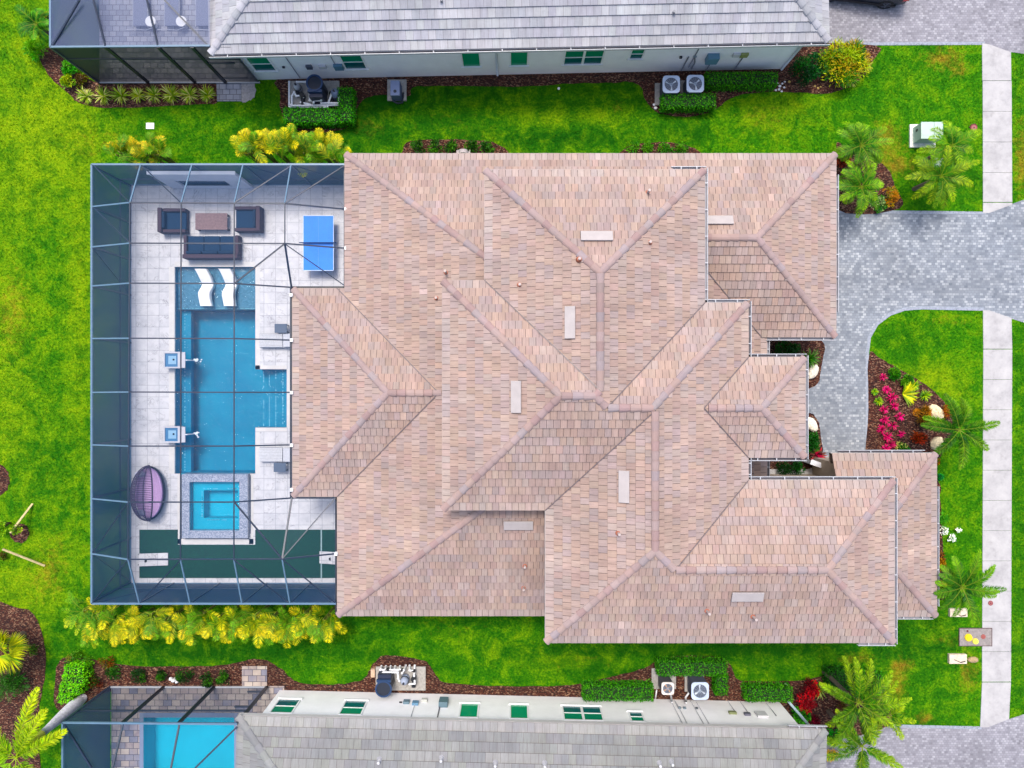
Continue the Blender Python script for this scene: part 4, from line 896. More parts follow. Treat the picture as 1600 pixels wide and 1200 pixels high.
# ---------------------------------------------------------------- furniture in our cage
for lab, x0, x1, y0, y1, hx_ in (('white marble cornhole board with its hole at the left, left end of the green turf', 219, 261, 864.5, 884, 227), ('white marble cornhole board at the right end of the green turf by the roof', 498.5, 526, 862, 881, 532)):
    z = .22; a = W(x0, y0, z); b = W(x1, y1, z); c = (a + b) / 2; o = thing('cornhole_board', lab, 'cornhole board', (c.x, c.y, DZ + .02), 'cornhole boards on the turf')
    s = 1 if hx_ < 300 else -1; far = a.x if s > 0 else b.x; near = b.x if s > 0 else a.x; hw = abs(b.y - a.y) / 2
    m = MB(); m.grid([[(near, c.y - hw, .14), (near, c.y + hw, .14)], [(far, c.y - hw, .34), (far, c.y + hw, .34)]]); m.f[0] = m.f[0]; m.face([(near, c.y - hw, .1), (near, c.y + hw, .1), (far, c.y + hw, .3), (far, c.y - hw, .3)])
    for yy in (-hw, hw): m.face([(near, c.y + yy, .1), (near, c.y + yy, .14), (far, c.y + yy, .34), (far, c.y + yy, .3)])
    m.face([(far, c.y - hw, .3), (far, c.y - hw, .34), (far, c.y + hw, .34), (far, c.y + hw, .3)])
    m.build('board', M_MARBLE, o)
    hxw = W(hx_, 0, .3).x if s > 0 else b.x - .3
    m = MB(); t = (hxw - near) / (far - near); m.cyl((hxw, c.y - .05, .13 + .2 * t), (hxw, c.y - .05, .146 + .2 * t), .08, .08, 14, (.01, .01, .01)); m.build('hole', M_DARK, o)
    for yy in (-hw + .05, hw - .05):
        m = MB(); m.beam((far - s * .08, c.y + yy, DZ + .02), (far - s * .08, c.y + yy, .3), .05, .05, lin(220, 220, 220)); m.build('leg', M_PAINT, o)
WK = lin(86, 66, 78, .6); NV = lin(0, 62, 104, .5)
def wicker_seat(name, label, cat, px0, px1, py0, py1, back, group=None):
    """box-framed wicker seat; back = side that carries the backrest: L, R or B(ottom)"""
    z = .62; a = W(px0, py0, z); b = W(px1, py1, z); x0, x1, y0, y1 = a.x, b.x, b.y, a.y
    o = thing(name, label, cat, ((x0 + x1) / 2, (y0 + y1) / 2, DZ), group); t = .2
    m = MB(); m.box(x0 + .02, x1 - .02, y0 + .02, y1 - .02, DZ + .04, .32, WK); m.build('base', M_CLOTH, o, bevel=.02)
    if back in 'LR':
        bx = (x0, x0 + t) if back == 'L' else (x1 - t, x1)
        m = MB(); m.box(*bx, y0, y1, DZ + .04, .72, WK); m.build('backrest', M_CLOTH, o, bevel=.03)
        ax = (x0 + t, x1) if back == 'L' else (x0, x1 - t)
        for q in ((y0, y0 + t * .8), (y1 - t * .8, y1)):
            m = MB(); m.box(*ax, *q, DZ + .04, .6, WK); m.build('arm', M_CLOTH, o, bevel=.03)
        m = MB(); m.box(ax[0] + .01, ax[1] - .02, y0 + t * .8 + .01, y1 - t * .8 - .01, .32, .46, NV); m.build('seat_cushion', M_CLOTH, o, bevel=.04)
        cx = ax[0] + .01 if back == 'L' else ax[1] - .15
        m = MB(); m.box(cx, cx + .14, y0 + t * .8 + .03, y1 - t * .8 - .03, .46, .74, mixc(NV, (0, 0, 0), .3)); m.build('back_cushion', M_CLOTH, o, bevel=.05)
    else:
        m = MB(); m.box(x0, x1, y0, y0 + t, DZ + .04, .72, WK); m.build('backrest', M_CLOTH, o, bevel=.03)
        for q in ((x0, x0 + t * .8), (x1 - t * .8, x1)):
            m = MB(); m.box(*q, y0 + t, y1, DZ + .04, .6, WK); m.build('arm', M_CLOTH, o, bevel=.03)
        n = 3; w = (x1 - x0 - t * 1.6) / n
        for i in range(n):
            xa = x0 + t * .8 + w * i
            m = MB(); m.box(xa + .01, xa + w - .01, y0 + t + .01, y1 - .02, .32, .47, NV); m.build('seat_cushion', M_CLOTH, o, bevel=.04)
            m = MB(); m.box(xa + .02, xa + w - .02, y0 + t + .01, y0 + t + .16, .47, .76, mixc(NV, (0, 0, 0), .25)); m.build('back_cushion', M_CLOTH, o, bevel=.05)
wicker_seat('wicker_armchair', 'dark wicker armchair with navy cushion, left of the brown coffee table', 'armchair', 247, 289, 325, 363, 'L', 'armchairs at the coffee table')
wicker_seat('wicker_armchair', 'dark wicker armchair with navy cushion, right of the brown coffee table', 'armchair', 366, 407, 322, 361, 'R', 'armchairs at the coffee table')
wicker_seat('wicker_sofa', 'dark wicker sofa with navy cushions, between the coffee table and the pool', 'sofa', 286, 372, 367, 404, 'B')
o = thing('coffee_table', 'brown rectangular coffee table between two dark wicker armchairs', 'coffee table', tuple(W(330, 346, 0)[:2]) + (DZ,))
a = W(305, 333, .45); b = W(355, 359, .45); m = MB(); m.box(a.x, b.x, b.y, a.y, .41, .45, lin(156, 128, 128)); m.build('table_top', M_ROUGH, o, bevel=.01)
for sx in (a.x + .06, b.x - .06):
    for sy in (b.y + .06, a.y - .06): m = MB(); m.box(sx - .04, sx + .04, sy - .04, sy + .04, DZ, .41, lin(70, 50, 50)); m.build('leg', M_PAINT, o)
o = thing('ping_pong_table', 'bright blue ping pong table in the deck corner nearest the roof', 'ping pong table', tuple(W(497, 380, 0)[:2]) + (DZ,))
a = W(473.3, 336.5, .78); b = W(521.5, 423, .78); cx = (a.x + b.x) / 2; cy = (a.y + b.y) / 2
m = MB(); bl = (.0, .2, .86)
for y0, y1 in ((b.y, cy - .01), (cy + .01, a.y)): m.box(a.x, b.x, y0, y1, .75, .775, bl)
m.build('table_top', M_PAINT, o)
m = MB(); wc = lin(225, 238, 250, .85)
for q in ((a.x, a.x + .025, b.y, a.y), (b.x - .025, b.x, b.y, a.y), (a.x, b.x, a.y - .025, a.y), (a.x, b.x, b.y, b.y + .025)): m.box(*q, .776, .778, wc)
m.box(cx - .004, cx + .004, b.y, a.y, .776, .7775, lin(120, 180, 240)); m.build('boundary_lines', M_PAINT, o)
m = MB(); m.box(a.x - .15, b.x + .15, cy - .012, cy + .012, .79, .93, lin(16, 60, 120)); m.build('net', M_CLOTH, o)
for sx in (a.x + .25, b.x - .25):
    for sy in (b.y + .4, a.y - .4, cy + .25, cy - .25): m = MB(); m.box(sx - .025, sx + .025, sy - .025, sy + .025, DZ, .75, (.02, .02, .03)); m.build('leg', M_METAL, o)
# pool loungers on the sun shelf
def ledge_lounger(pxs, label):
    x0 = W(pxs, 0, 0).x; o = thing('ledge_lounger', label, 'pool lounger', (x0, W(0, 449, 0).y, -.28), 'white loungers on the sun shelf')
    m = MB(); rows = []; w = .58; ya = W(0, 421, .2).y; yb = W(0, 478, .1).y; n = 22
    for i in range(n + 1):
        t = i / n; z = .12 + .30 * max(0, 1 - t / .38) ** 1.3 + .13 * math.exp(-((t - .66) / .16) ** 2) - .14 * math.exp(-((t - .42) / .12) ** 2)
        sh = 0.06 * math.sin(t * math.pi * 1.9 + .3) - .17 * max(0, 1 - t / .4)
        y = ya + (yb - ya) * t
        rows.append([(x0 - w / 2 + sh, y, z - .28), (x0 - w / 2 + sh, y, z - .06), (x0 - w / 2 + sh + .03, y, z), (x0 + w / 2 + sh - .03, y, z), (x0 + w / 2 + sh, y, z - .06), (x0 + w / 2 + sh, y, z - .28)])
    m.grid(rows, lin(250, 250, 250, .92)); m.face([Vector(p) for p in rows[0]], lin(250, 250, 250, .9)); m.face([Vector(p) for p in reversed(rows[-1])], lin(250, 250, 250, .9))
    m.build('body', M_PLASTIC, o, smooth=False)
ledge_lounger(323, 'left white wavy lounger standing in the shallow water'); ledge_lounger(360, 'right white wavy lounger standing in the shallow water')
# chaise lounges beside the pool with side tables
def chaise(px0, px1, py0, py1, label):
    z = .38; a = W(px0, py0, z); b = W(px1, py1, z); o = thing('chaise_lounge', label, 'chaise lounge', ((a.x + b.x) / 2, (a.y + b.y) / 2, DZ), 'white striped chaises by the pool')
    yw = a.y - b.y; L_ = b.x - a.x
    m = MB()
    for q in ((a.x, b.x, b.y, b.y + .05), (a.x, b.x, a.y - .05, a.y)): m.box(*q, .24, .3, lin(225, 228, 235))
    m.build('frame', M_METAL, o)
    m = MB(); n = 9
    for i in range(n): y = b.y + .03 + (yw - .06) * (i + .5) / n; m.box(a.x, a.x + L_ * .74, y - yw / n * .4, y + yw / n * .4, .3, .38, lin(232, 234, 240, .66)); m.box(a.x, a.x + L_ * .74, y + yw / n * .4, y + yw / n * .6, .3, .34, lin(96, 100, 118))
    m.build('seat', M_CLOTH, o)
    m = MB(); c = a.x + L_ * .76; m.grid([[(c, b.y + .03, .38), (c, a.y - .03, .38)], [(b.x + .25, b.y + .03, .7), (b.x + .25, a.y - .03, .7)]], lin(226, 228, 236, .66)); m.grid([[(c, b.y + .03, .32), (c, a.y - .03, .32)], [(b.x + .25, b.y + .03, .64), (b.x + .25, a.y - .03, .64)]], lin(220, 220, 225)); m.build('backrest', M_CLOTH, o)
    for sx in (a.x + .15, b.x - .1):
        for sy in (b.y + .04, a.y - .04): m = MB(); m.box(sx - .02, sx + .02, sy - .02, sy + .02, DZ, .26, lin(210, 214, 220)); m.build('leg', M_METAL, o)
chaise(405, 454, 521, 543, 'white striped chaise lounge beside the upper grey side table'); chaise(405, 454, 699, 722, 'white striped chaise lounge beside the lower grey side table')
for px, py, lab in ((438.5, 513, 'square grey side table above the upper chaise lounge'), (437, 730.5, 'square grey side table below the lower chaise lounge')):
    p = W(px, py, .5); o = thing('side_table', lab, 'side table', (p.x, p.y, DZ), 'grey side tables by the chaises')
    m = MB(); m.box(p.x - .3, p.x + .3, p.y - .22, p.y + .22, .46, .5, lin(92, 110, 136)); m.build('table_top', M_PAINT, o, bevel=.01)
    for sx in (-.25, .25):
        for sy in (-.17, .17): m = MB(); m.box(p.x + sx - .025, p.x + sx + .025, p.y + sy - .025, p.y + sy + .025, DZ, .46, (.02, .03, .04)); m.build('leg', M_METAL, o)
# fountain bowls
for px, py, lab in ((268, 562.5, 'square water feature spilling into the pool, upper of the two on the left edge'), (268, 679, 'square water feature spilling into the pool, lower of the two on the left edge')):
    z = .55; p = W(px, py, z); o = thing('water_feature', lab, 'fountain', (p.x, p.y, DZ), 'square water features on the pool edge'); hw = .4; c = lin(216, 217, 226, .66)
    m = MB(); m.box(p.x - hw + .06, p.x + hw - .06, p.y - hw + .06, p.y + hw - .06, DZ, .2, c)
    m.box(p.x - hw, p.x + hw, p.y - hw, p.y + hw, .2, .4, c)
    for q in ((p.x - hw, p.x - hw + .07, p.y - hw, p.y + hw), (p.x + hw - .1, p.x + hw + .04, p.y - hw, p.y + hw), (p.x - hw + .07, p.x + hw - .1, p.y - hw, p.y - hw + .07), (p.x - hw + .07, p.x + hw - .1, p.y + hw - .07, p.y + hw)): m.box(*q, .4, z, c)
    m.box(p.x + hw + .04, p.x + hw + .26, p.y - hw * .95, p.y + hw * .95, .5, .545, c)
    m.build('bowl', M_PAINT, o)
    m = MB(); m.box(p.x - hw + .07, p.x + hw - .1, p.y - hw + .07, p.y + hw - .07, .41, .5, lin(70, 130, 178, .7)); m.box(p.x - hw + .22, p.x + hw - .2, p.y - hw + .2, p.y + hw - .2, .5, .503, lin(140, 184, 214, .8)); m.cyl((p.x + .08, p.y + .02, .5), (p.x + .08, p.y + .02, .52), .05, .05, 12, (.01, .02, .04)); m.build('water', M_GLASS, o)
    m = MB(); e = p.x + hw + .26; rows = []
    for i in range(8):
        t = i / 7; x = e + t * .2; zz = .53 - t * t * .6
        rows.append([(x, p.y - .03 * (1 - t * .3), zz), (x, p.y + .03 * (1 - t * .3), zz)])
    m.grid(rows, lin(235, 245, 252, .85))
    for k in range(16):
        r_ = abs(random.gauss(0, .1)); th = random.uniform(0, 6.3); q = (e + .3 + r_ * math.cos(th) * 1.3, p.y + r_ * math.sin(th)); rr = random.uniform(.015, .05) * (1.5 - r_ * 2)
        m.ball((q[0], q[1], -.05), rr, rr * .8, rr * .5, 6, 4, lin(225, 242, 250, .85), .2)
    m.build('splash', M_PLASTIC, o, smooth=True)
# egg-shaped daybed
p = W(228, 771, .6); o = thing('wicker_daybed', 'round dark wicker daybed with a lilac cushion at the left edge of the deck', 'daybed', (p.x, p.y, DZ))
rx, ry = .72, 1.32; m = MB(); rows = []
for k, (s, z) in enumerate(((.75, .1), (.95, .25), (1, .42), (.97, .5))): rows.append([(p.x + .1 + rx * s * math.cos(t * math.pi / 18), p.y + ry * s * math.sin(t * math.pi / 18), z) for t in range(36)])
m.grid(rows, lin(38, 40, 58), closed=True); m.build('base', M_CLOTH, o)
m = MB(); m.prism([(p.x + .1 + rx * .93 * math.cos(t * math.pi / 18), p.y + ry * .93 * math.sin(t * math.pi / 18)) for t in range(36)], .4, .6, lin(206, 166, 214, .85)); m.build('cushion', M_CLOTH, o, bevel=.05)
m = MB(); wc = lin(74, 60, 92)
def hood(u, v):   # u 0..1 along y, v 0..1 from front rim over to the back
    th = math.pi * u; b = -.68 + v * math.pi * .73
    return Vector((p.x + .1 - rx * 1.05 * math.sin(th) * math.sin(b) + .12 * math.sin(th) * math.cos(b), p.y - ry * 1.02 * math.cos(th), .5 + .95 * math.sin(th) * math.cos(b * .85)))
for i in range(47):
    u = .02 + .96 * i / 46; m.tube([hood(u, v / 8) for v in range(9)], .014, 5, wc)
for v in range(0, 9, 2): m.tube([hood(u / 24, v / 8) for u in range(25)], .02 if v else .035, 5, mixc(wc, (0, 0, 0), .3))
for i in range(24):
    for k in range(3):
        u0 = .14 + .03 * i; m.face([hood(u0, .5 + k * .16), hood(u0 + .028, .5 + k * .16), hood(u0 + .028, .64 + k * .16), hood(u0, .64 + k * .16)], vary(wc, .3))
m.build('hood', M_CLOTH, o)
for u in (.08, .9):
    q = p + Vector((-.25, ry * (-.72 if u < .5 else .72), 0)); m = MB(); m.ball((q.x, q.y, .66), .26, .16, .12, 12, 6, lin(196, 200, 226, .8), .05); m.build('pillow', M_CLOTH, o, smooth=True)
# white wall with a dark recess behind the seating
a = W(236, 262, 2.75); b = W(366, 262, 2.75); yw = W(0, 290, .06).y
o = thing('feature_wall', 'white wall with a long dark recess, behind the dark wicker seating', 'wall', ((a.x + b.x) / 2, yw, DZ)); wc = lin(236, 236, 244, .85)
x0, x1 = -17.0, -13.2; xa, xb = x0 + .3, x1 - .2; x0 = W(270, 0, .06).x; x1 = W(396, 0, .06).x; za, zb = .45, 1.35; yf = yw - .14; xa = x0 + .7; xb = x1 - .9
m = MB()
for q in ((x0, x1, DZ, za), (x0, x1, zb, 2.45), (x0, xa, za, zb), (xb, x1, za, zb)): m.box(q[0], q[1], yf, yf + .12, q[2], q[3], wc)
m.box(x0 - .04, x1 + .04, yf - .03, yf + .13, 2.45, 2.5, lin(246, 246, 250, .9)); m.build('wall_slab', M_STUCCO, o)
m = MB(); m.box(xa, xb, yf + .09, yf + .11, za, zb, lin(60, 84, 120)); m.build('recess', M_GLASS, o)
m = MB(); m.box(xa + .1, xb - .1, yf + .02, yf + .08, za + .03, za + .14, lin(16, 26, 44)); m.build('burner', M_METAL, o)
# loungers and round tables in the top cage
for px, lab in ((208, 'grey sun lounger left of both round white tables in the top cage'), (257, 'grey sun lounger between the two round white tables in the top cage'), (306, 'grey sun lounger right of both round white tables, next to the roof')):
    z = .35; a = W(px, 40, z); b = W(px + 22, -30, z); o = thing('sun_lounger', lab, 'sun lounger', (a.x + .3, (a.y + b.y) / 2, .05), 'grey loungers in the top cage'); cg = lin(138, 146, 172)
    m = MB(); m.box(a.x, b.x, a.y, b.y, .28, .35, cg); m.build('sling', M_CLOTH, o)
    m = MB(); 
    for q in ((a.x - .03, a.x, a.y - .05, b.y), (b.x, b.x + .03, a.y - .05, b.y)): m.box(*q, .27, .33, lin(196, 202, 216))
    m.tube([(a.x - .35, a.y - .2, .34), (a.x + .1, a.y - .16, .3), (b.x - .1, a.y - .2, .3), (b.x + .3, a.y - .1, .36)], .022, 6, lin(205, 210, 225)); m.build('frame', M_METAL, o)
    for sx in (a.x, b.x):
        for sy in (a.y + .1, b.y - .1): m = MB(); m.cyl((sx, sy, .05), (sx, sy, .28), .02, .02, 8, lin(190, 196, 210)); m.build('leg', M_METAL, o)
for px, lab in ((235, 'round white side table, left one of the pair in the top cage'), (283, 'round white side table, right one of the pair in the top cage')):
    p = W(px, 33, .45); o = thing('round_table', lab, 'side table', (p.x, p.y, .05), 'round white tables in the top cage')
    m = MB(); m.cyl((p.x, p.y, .42), (p.x, p.y, .45), .26, .26, 32, lin(244, 246, 250, .85)); m.build('table_top', M_PAINT, o, bevel=.008)
    m = MB(); m.cyl((p.x, p.y, .06), (p.x, p.y, .42), .03, .03, 10, lin(230, 232, 236)); m.build('stem', M_METAL, o); m = MB(); m.cyl((p.x, p.y, .05), (p.x, p.y, .07), .16, .15, 24, lin(225, 228, 232)); m.build('base', M_METAL, o)
# ================================================================ planting
def leafq(mb, p, d, n, ln, w, col):
    """one diamond-shaped leaf"""
    s = d.cross(n)
    if s.length < 1e-4: s = Vector((1, 0, 0))
    s = s.normalized() * (w / 2)
    mb.face([p, p + d * (ln * .45) + s, p + d * ln, p + d * (ln * .45) - s], col)
def rvec(): return Vector((random.gauss(0, 1), random.gauss(0, 1), random.gauss(0, 1))).normalized()
def frond(mb, base, az, ln, el, droop, lf, n, ca, cb, w=.028, bushy=False, twist=0):
    p = Vector(base); pts = []; seg = 9
    for i in range(seg + 1):
        t = i / seg; e = el - droop * t ** 1.3; a = az + twist * t
        pts.append((p.copy(), Vector((math.cos(a) * math.cos(e), math.sin(a) * math.cos(e), math.sin(e)))))
        p += pts[-1][1] * (ln / seg)
    rc = mixc(ca, lin(190, 190, 90), .4)
    for i in range(seg):
        a, d = pts[i]; b, _ = pts[i + 1]; sd = d.cross(Vector((0, 0, 1))).normalized() * (.016 * (1 - i / seg) + .004)
        mb.face([a - sd, a + sd, b + sd * .8, b - sd * .8], rc)
    for k in range(n):
        t = .1 + .9 * (k + random.random()) / n; i = min(seg - 1, int(t * seg)); f = t * seg - i
        q = pts[i][0].lerp(pts[i + 1][0], f); d = pts[i][1]; sd = d.cross(Vector((0, 0, 1))).normalized(); up = sd.cross(d)
        L_ = lf * (math.sin(math.pi * min(1, .18 + t * .8)) ** .6) * random.uniform(.85, 1.1); c = vary(mixc(ca, cb, min(1, max(0, t * 1.1 - .1 + random.uniform(-.45, .45)))), .34)
        for s_ in (1, -1):
            v = random.uniform(-.9, .9) if bushy else random.uniform(-.25, .3)
            dd = (sd * s_ * math.cos(v) * .9 + up * math.sin(v) + d * random.uniform(.6, 1.0)).normalized(); dd.z -= .12
            leafq(mb, q, dd, up if not bushy else (up + rvec() * .55).normalized(), L_ * 1.12, w, c)
GR = [lin(50, 132, 8), lin(78, 158, 10), lin(34, 108, 6)]
YG = [lin(150, 190, 16), lin(190, 200, 20), lin(120, 176, 10)]
def palm(name, label, px, py, zc, nf, ln, ca, cb, lf=.3, bushy=False, group=None, seed=1, n=44, base=None, trunk=.09, el=(.0, .9), droop=(1.0, 1.7), azs=None, cat='palm'):
    random.seed(seed); c = W(px, py, zc); b = Vector(base) if base is not None else Vector((c.x, c.y, 0))
    o = thing(name, label, cat, tuple(b), group)
    m = MB(); pts = [b.lerp(c, t / 6) for t in range(7)]; m.tube(pts, [trunk * (1.25 - .45 * t / 6) for t in range(7)], 9, lin(130, 116, 98)); m.build('trunk', M_ROUGH, o)
    m = MB()
    cd_ = mixc(ca, lin(16, 70, 6), .55)
    for i in range(nf):
        az = (azs[i] if azs else i * 2.399 + random.uniform(-.25, .25)); k = i / nf
        frond(m, c, az + random.uniform(-.3, .3), ln * random.uniform(.7, 1.15), el[1] + (el[0] - el[1]) * k + random.uniform(-.1, .1), random.uniform(*droop), lf, n, cd_ if i % 3 else ca, cb if i % 3 != 1 else mixc(ca, cb, .4), bushy=bushy, twist=random.uniform(-.25, .25))
    m.build('crown', M_LEAF, o); return o
def areca(label, px, py, zc, seed, nf=11, ln=1.0, ca=None, cb=None, group=None, bias=None, lf=.33):
    random.seed(seed); c = W(px, py + (5 if py > 600 else -7), zc); o = thing('areca_palm', label, 'palm', (c.x, c.y, 0), group)
    m = MB()
    for i in range(5):
        a = random.uniform(0, 6.28); r = random.uniform(.05, .2); m.tube([(c.x + r * math.cos(a) * .4, c.y + r * math.sin(a) * .4, 0), (c.x + r * math.cos(a), c.y + r * math.sin(a), zc)], [.035, .022], 6, lin(150, 160, 60))
    m.build('stems', M_ROUGH, o); m = MB(); ca = ca or lin(96, 156, 0); cb = cb or lin(246, 232, 0)
    for i in range(nf):
        a = random.uniform(0, 6.28) if bias is None or random.random() < .18 else bias + random.gauss(0, .6)
        q = Vector((c.x + random.gauss(0, .16), c.y + random.gauss(0, .12), zc + random.uniform(-.7, .1)))
        k = random.random(); frond(m, q, a, ln * random.uniform(.75, 1.2), random.uniform(.15, 1.1), random.uniform(.5, 1.15), lf, 34, mixc(ca, lin(24, 90, 6), k * .75), mixc(cb, lin(246, 196, 0), random.random() * .35) if k < .6 else lin(120, 180, 10), w=.026, twist=random.uniform(-.5, .5))
    m.build('fronds', M_LEAF, o); return o
def hedge(label, rects, z, seed, cols=None, cat='hedge', name='hedge', dens=430, lf=.085, group=None, z0=.02):
    random.seed(seed); cols = [tuple(q_ * 1.3 for q_ in c_) for c_ in (cols or GR)]; P = [(W(x0, y0, z), W(x1, y1, z)) for x0, x1, y0, y1 in rects]; a0, b0 = P[0]
    o = thing(name, label, cat, ((a0.x + b0.x) / 2, (a0.y + b0.y) / 2, 0), group)
    m = MB()
    for a, b in P: m.box(a.x + .07, b.x - .07, b.y + .07, a.y - .07, z0, z - .09, lin(20, 50, 12))
    m.build('branches', M_ROUGH, o); m = MB()
    for a, b in P:
        wx, wy = b.x - a.x, a.y - b.y
        for area, kind in ((wx * wy, 't'), (wx * z * 2, 'y'), (wy * z * 2, 'x')):
            for _ in range(int(area * dens)):
                if kind == 't': p = Vector((random.uniform(a.x, b.x), random.uniform(b.y, a.y), z + random.uniform(-.10, .0))); nn = Vector((0, 0, 1))
                elif kind == 'y': p = Vector((random.uniform(a.x, b.x), random.choice((a.y, b.y)), random.uniform(z0, z - .03))); nn = Vector((0, 1 if p.y == a.y else -1, .3))
                else: p = Vector((random.choice((a.x, b.x)), random.uniform(b.y, a.y), random.uniform(z0, z - .03))); nn = Vector((1 if p.x == b.x else -1, 0, .3))
                ed = min(p.x - a.x, b.x - p.x, p.y - b.y, a.y - p.y)
                if kind == 't' and ed < .08: p.z -= (.08 - ed) * .8
                if kind != 't': p -= nn * random.uniform(-.03, .08)
                nn = (nn + rvec() * .7).normalized(); d = nn.cross(rvec()).normalized(); leafq(m, p, (d + nn * .5).normalized(), nn, lf * random.uniform(.7, 1.3), lf * .62, vary(random.choice(cols), .28))
    m.build('foliage', M_LEAF, o); return o
def shrub(label, px, py, r, h, seed, cols=None, n=700, lf=.11, lw=.55, cat='shrub', name='shrub', group=None, zc=None, clumps=13, sx=1, sy=1):
    random.seed(seed); cols = cols or GR; zc = zc if zc is not None else h * .6; c = W(px, py, zc); o = thing(name, label, cat, (c.x, c.y, 0), group)
    m = MB(); 
    for k in range(4): a = k * 1.7; m.tube([(c.x, c.y, 0), (c.x + r * .4 * math.cos(a), c.y + r * .4 * math.sin(a), h * .6)], [.03, .012], 5, lin(90, 70, 50))
    m.build('stems', M_ROUGH, o); m = MB(); cl = []
    for _ in range(clumps):
        a_ = random.uniform(0, 6.28); q_ = math.sqrt(random.random()) * .68; cl.append((Vector((q_ * r * sx * math.cos(a_), q_ * r * sy * math.sin(a_), h * (.2 + .62 * (1 - q_) * random.uniform(.7, 1.1)))), random.choice(cols), random.uniform(.24, .38) * r))
    for _ in range(n):
        q, cc, rr = random.choice(cl); v = rvec(); v.z = abs(v.z) * .9 - .1; p = Vector((c.x, c.y, 0)) + q + v * rr * random.uniform(.5, 1.05); p.z = max(.03, p.z)
        nn = (v + rvec() * .6 + Vector((0, 0, .4))).normalized(); d = (v + rvec() * .8).normalized(); leafq(m, p, d, nn, lf * random.uniform(.7, 1.3), lf * lw, vary(cc, .3))
    m.build('foliage', M_LEAF, o); return o
def rosette(label, px, py, r, n, cols, seed, w=.045, h=.35, cat='plant', name='leafy_plant', group=None, arc=None, zc=.1, el=(.1, 1.2)):
    random.seed(seed); c = W(px, py, zc); o = tag(None, None) if False else None
    m = MB()
    for i in range(n):
        a = i * 2.399 if arc is None else arc[0] + (arc[1] - arc[0]) * (i + random.random()) / n
        e = random.uniform(*el); L_ = r / max(.5, math.cos(e * .7)) * random.uniform(.8, 1.1); col = vary(random.choice(cols), .18)
        p = Vector((c.x, c.y, zc * .3)); prev = None; a += random.uniform(-.2, .2)
        for k in range(5):
            t = k / 4; ee = e - 1.5 * t * t * (1 if e > .5 else .6); d = Vector((math.cos(a) * math.cos(ee), math.sin(a) * math.cos(ee), math.sin(ee))); s = d.cross(Vector((0, 0, 1))).normalized() * w * .5 * (1 - abs(t - .35)) * (1 if k < 4 else .1)
            row = (p - s, p + s)
            if prev: m.face([prev[0], prev[1], row[1], row[0]], mixc(col, (1, 1, .6), .0 if k < 3 else .05))
            prev = row; p = p + d * L_ / 4
            p.z = max(p.z, .04)
    o = m.build(name, M_LEAF, org=(c.x, c.y, 0)); return tag(o, label, cat, group)

# -- clipped hedges
hedge('clipped L-shaped hedge wrapping the pool equipment of the top house', [(442, 530, 168, 192), (528, 551, 136, 190)], .75, 11, [lin(44, 140, 12), lin(80, 170, 24), lin(30, 104, 10)])
hedge('short clipped hedge directly below the two upper air conditioners', [(1036, 1119, 145, 167)], .8, 12)
hedge('clipped hedge between the upper air conditioners and the yellow croton', [(1104, 1216, 112, 132)], .8, 13)
hedge('long clipped hedge left of the rusty air conditioner, against the bottom house wall', [(912, 1021, 1073, 1096)], .8, 14)
hedge('clipped corner hedge wrapping the two lower air conditioners', [(1029, 1136, 1035, 1057), (1119, 1138, 1058, 1087)], .8, 15)
hedge('short clipped hedge left of the red bush, against the bottom house wall', [(1167, 1239, 1076, 1097)], .8, 16)
hedge('clipped box hedge half hidden by the drooping palm in the bottom right bed', [(1352, 1380, 1052, 1082)], .9, 17)
hedge('dark clipped hedge half hidden behind the palm, left part of the bottom right bed', [(1296, 1345, 1049, 1080)], .8, 18, [lin(30, 92, 14), lin(40, 110, 14)])
# bright hedge near the grey palm trunk (rotated: built from steps)
hedge('bright lime clipped hedge beside the smooth grey palm trunk', [(100, 128, 1042, 1058), (96, 130, 1056, 1072), (92, 124, 1070, 1086), (90, 112, 1085, 1100)], .9, 19, [lin(110, 200, 10), lin(80, 176, 10), lin(140, 214, 20)])
# -- areca rows
for i in range(14):
    px = 152 + i * 27; areca('one of the yellow areca palms in the row below the blue cage', px + (i % 2) * 4, 958 + (i % 3) * 5, 2.1, 400 + i, nf=18, ln=1.0, group='yellow areca palms below the cage', bias=-1.57)
areca('green areca palm at the left end of the row below the cage', 128, 950, 2.0, 420, nf=16, ca=lin(60, 150, 10), cb=lin(150, 200, 30), bias=-1.8, ln=1.1, lf=.22)
areca('green areca palm second from the left, leaning down over the lawn', 145, 972, 1.7, 421, nf=14, ca=lin(50, 140, 10), cb=lin(140, 200, 30), bias=-1.4, ln=1.0, lf=.22)
for i, (px, py) in enumerate(((185, 246), (205, 243), (228, 244), (247, 246))): areca('one of the small areca palms behind the top left corner of the cage', px, py, 1.9, 440 + i, nf=10, ln=.7, bias=1.57, group='small areca palms behind the cage corner', ca=lin(110, 170, 10), cb=lin(220, 200, 10))
for i, (px, py) in enumerate(((388, 244), (408, 240), (432, 242), (452, 236), (476, 243), (500, 242), (520, 250))): areca('one of the yellow areca palms in the row above the right part of the cage', px, py, 2.3, 450 + i, nf=18, ln=.9, bias=1.57, group='areca palms above the cage')
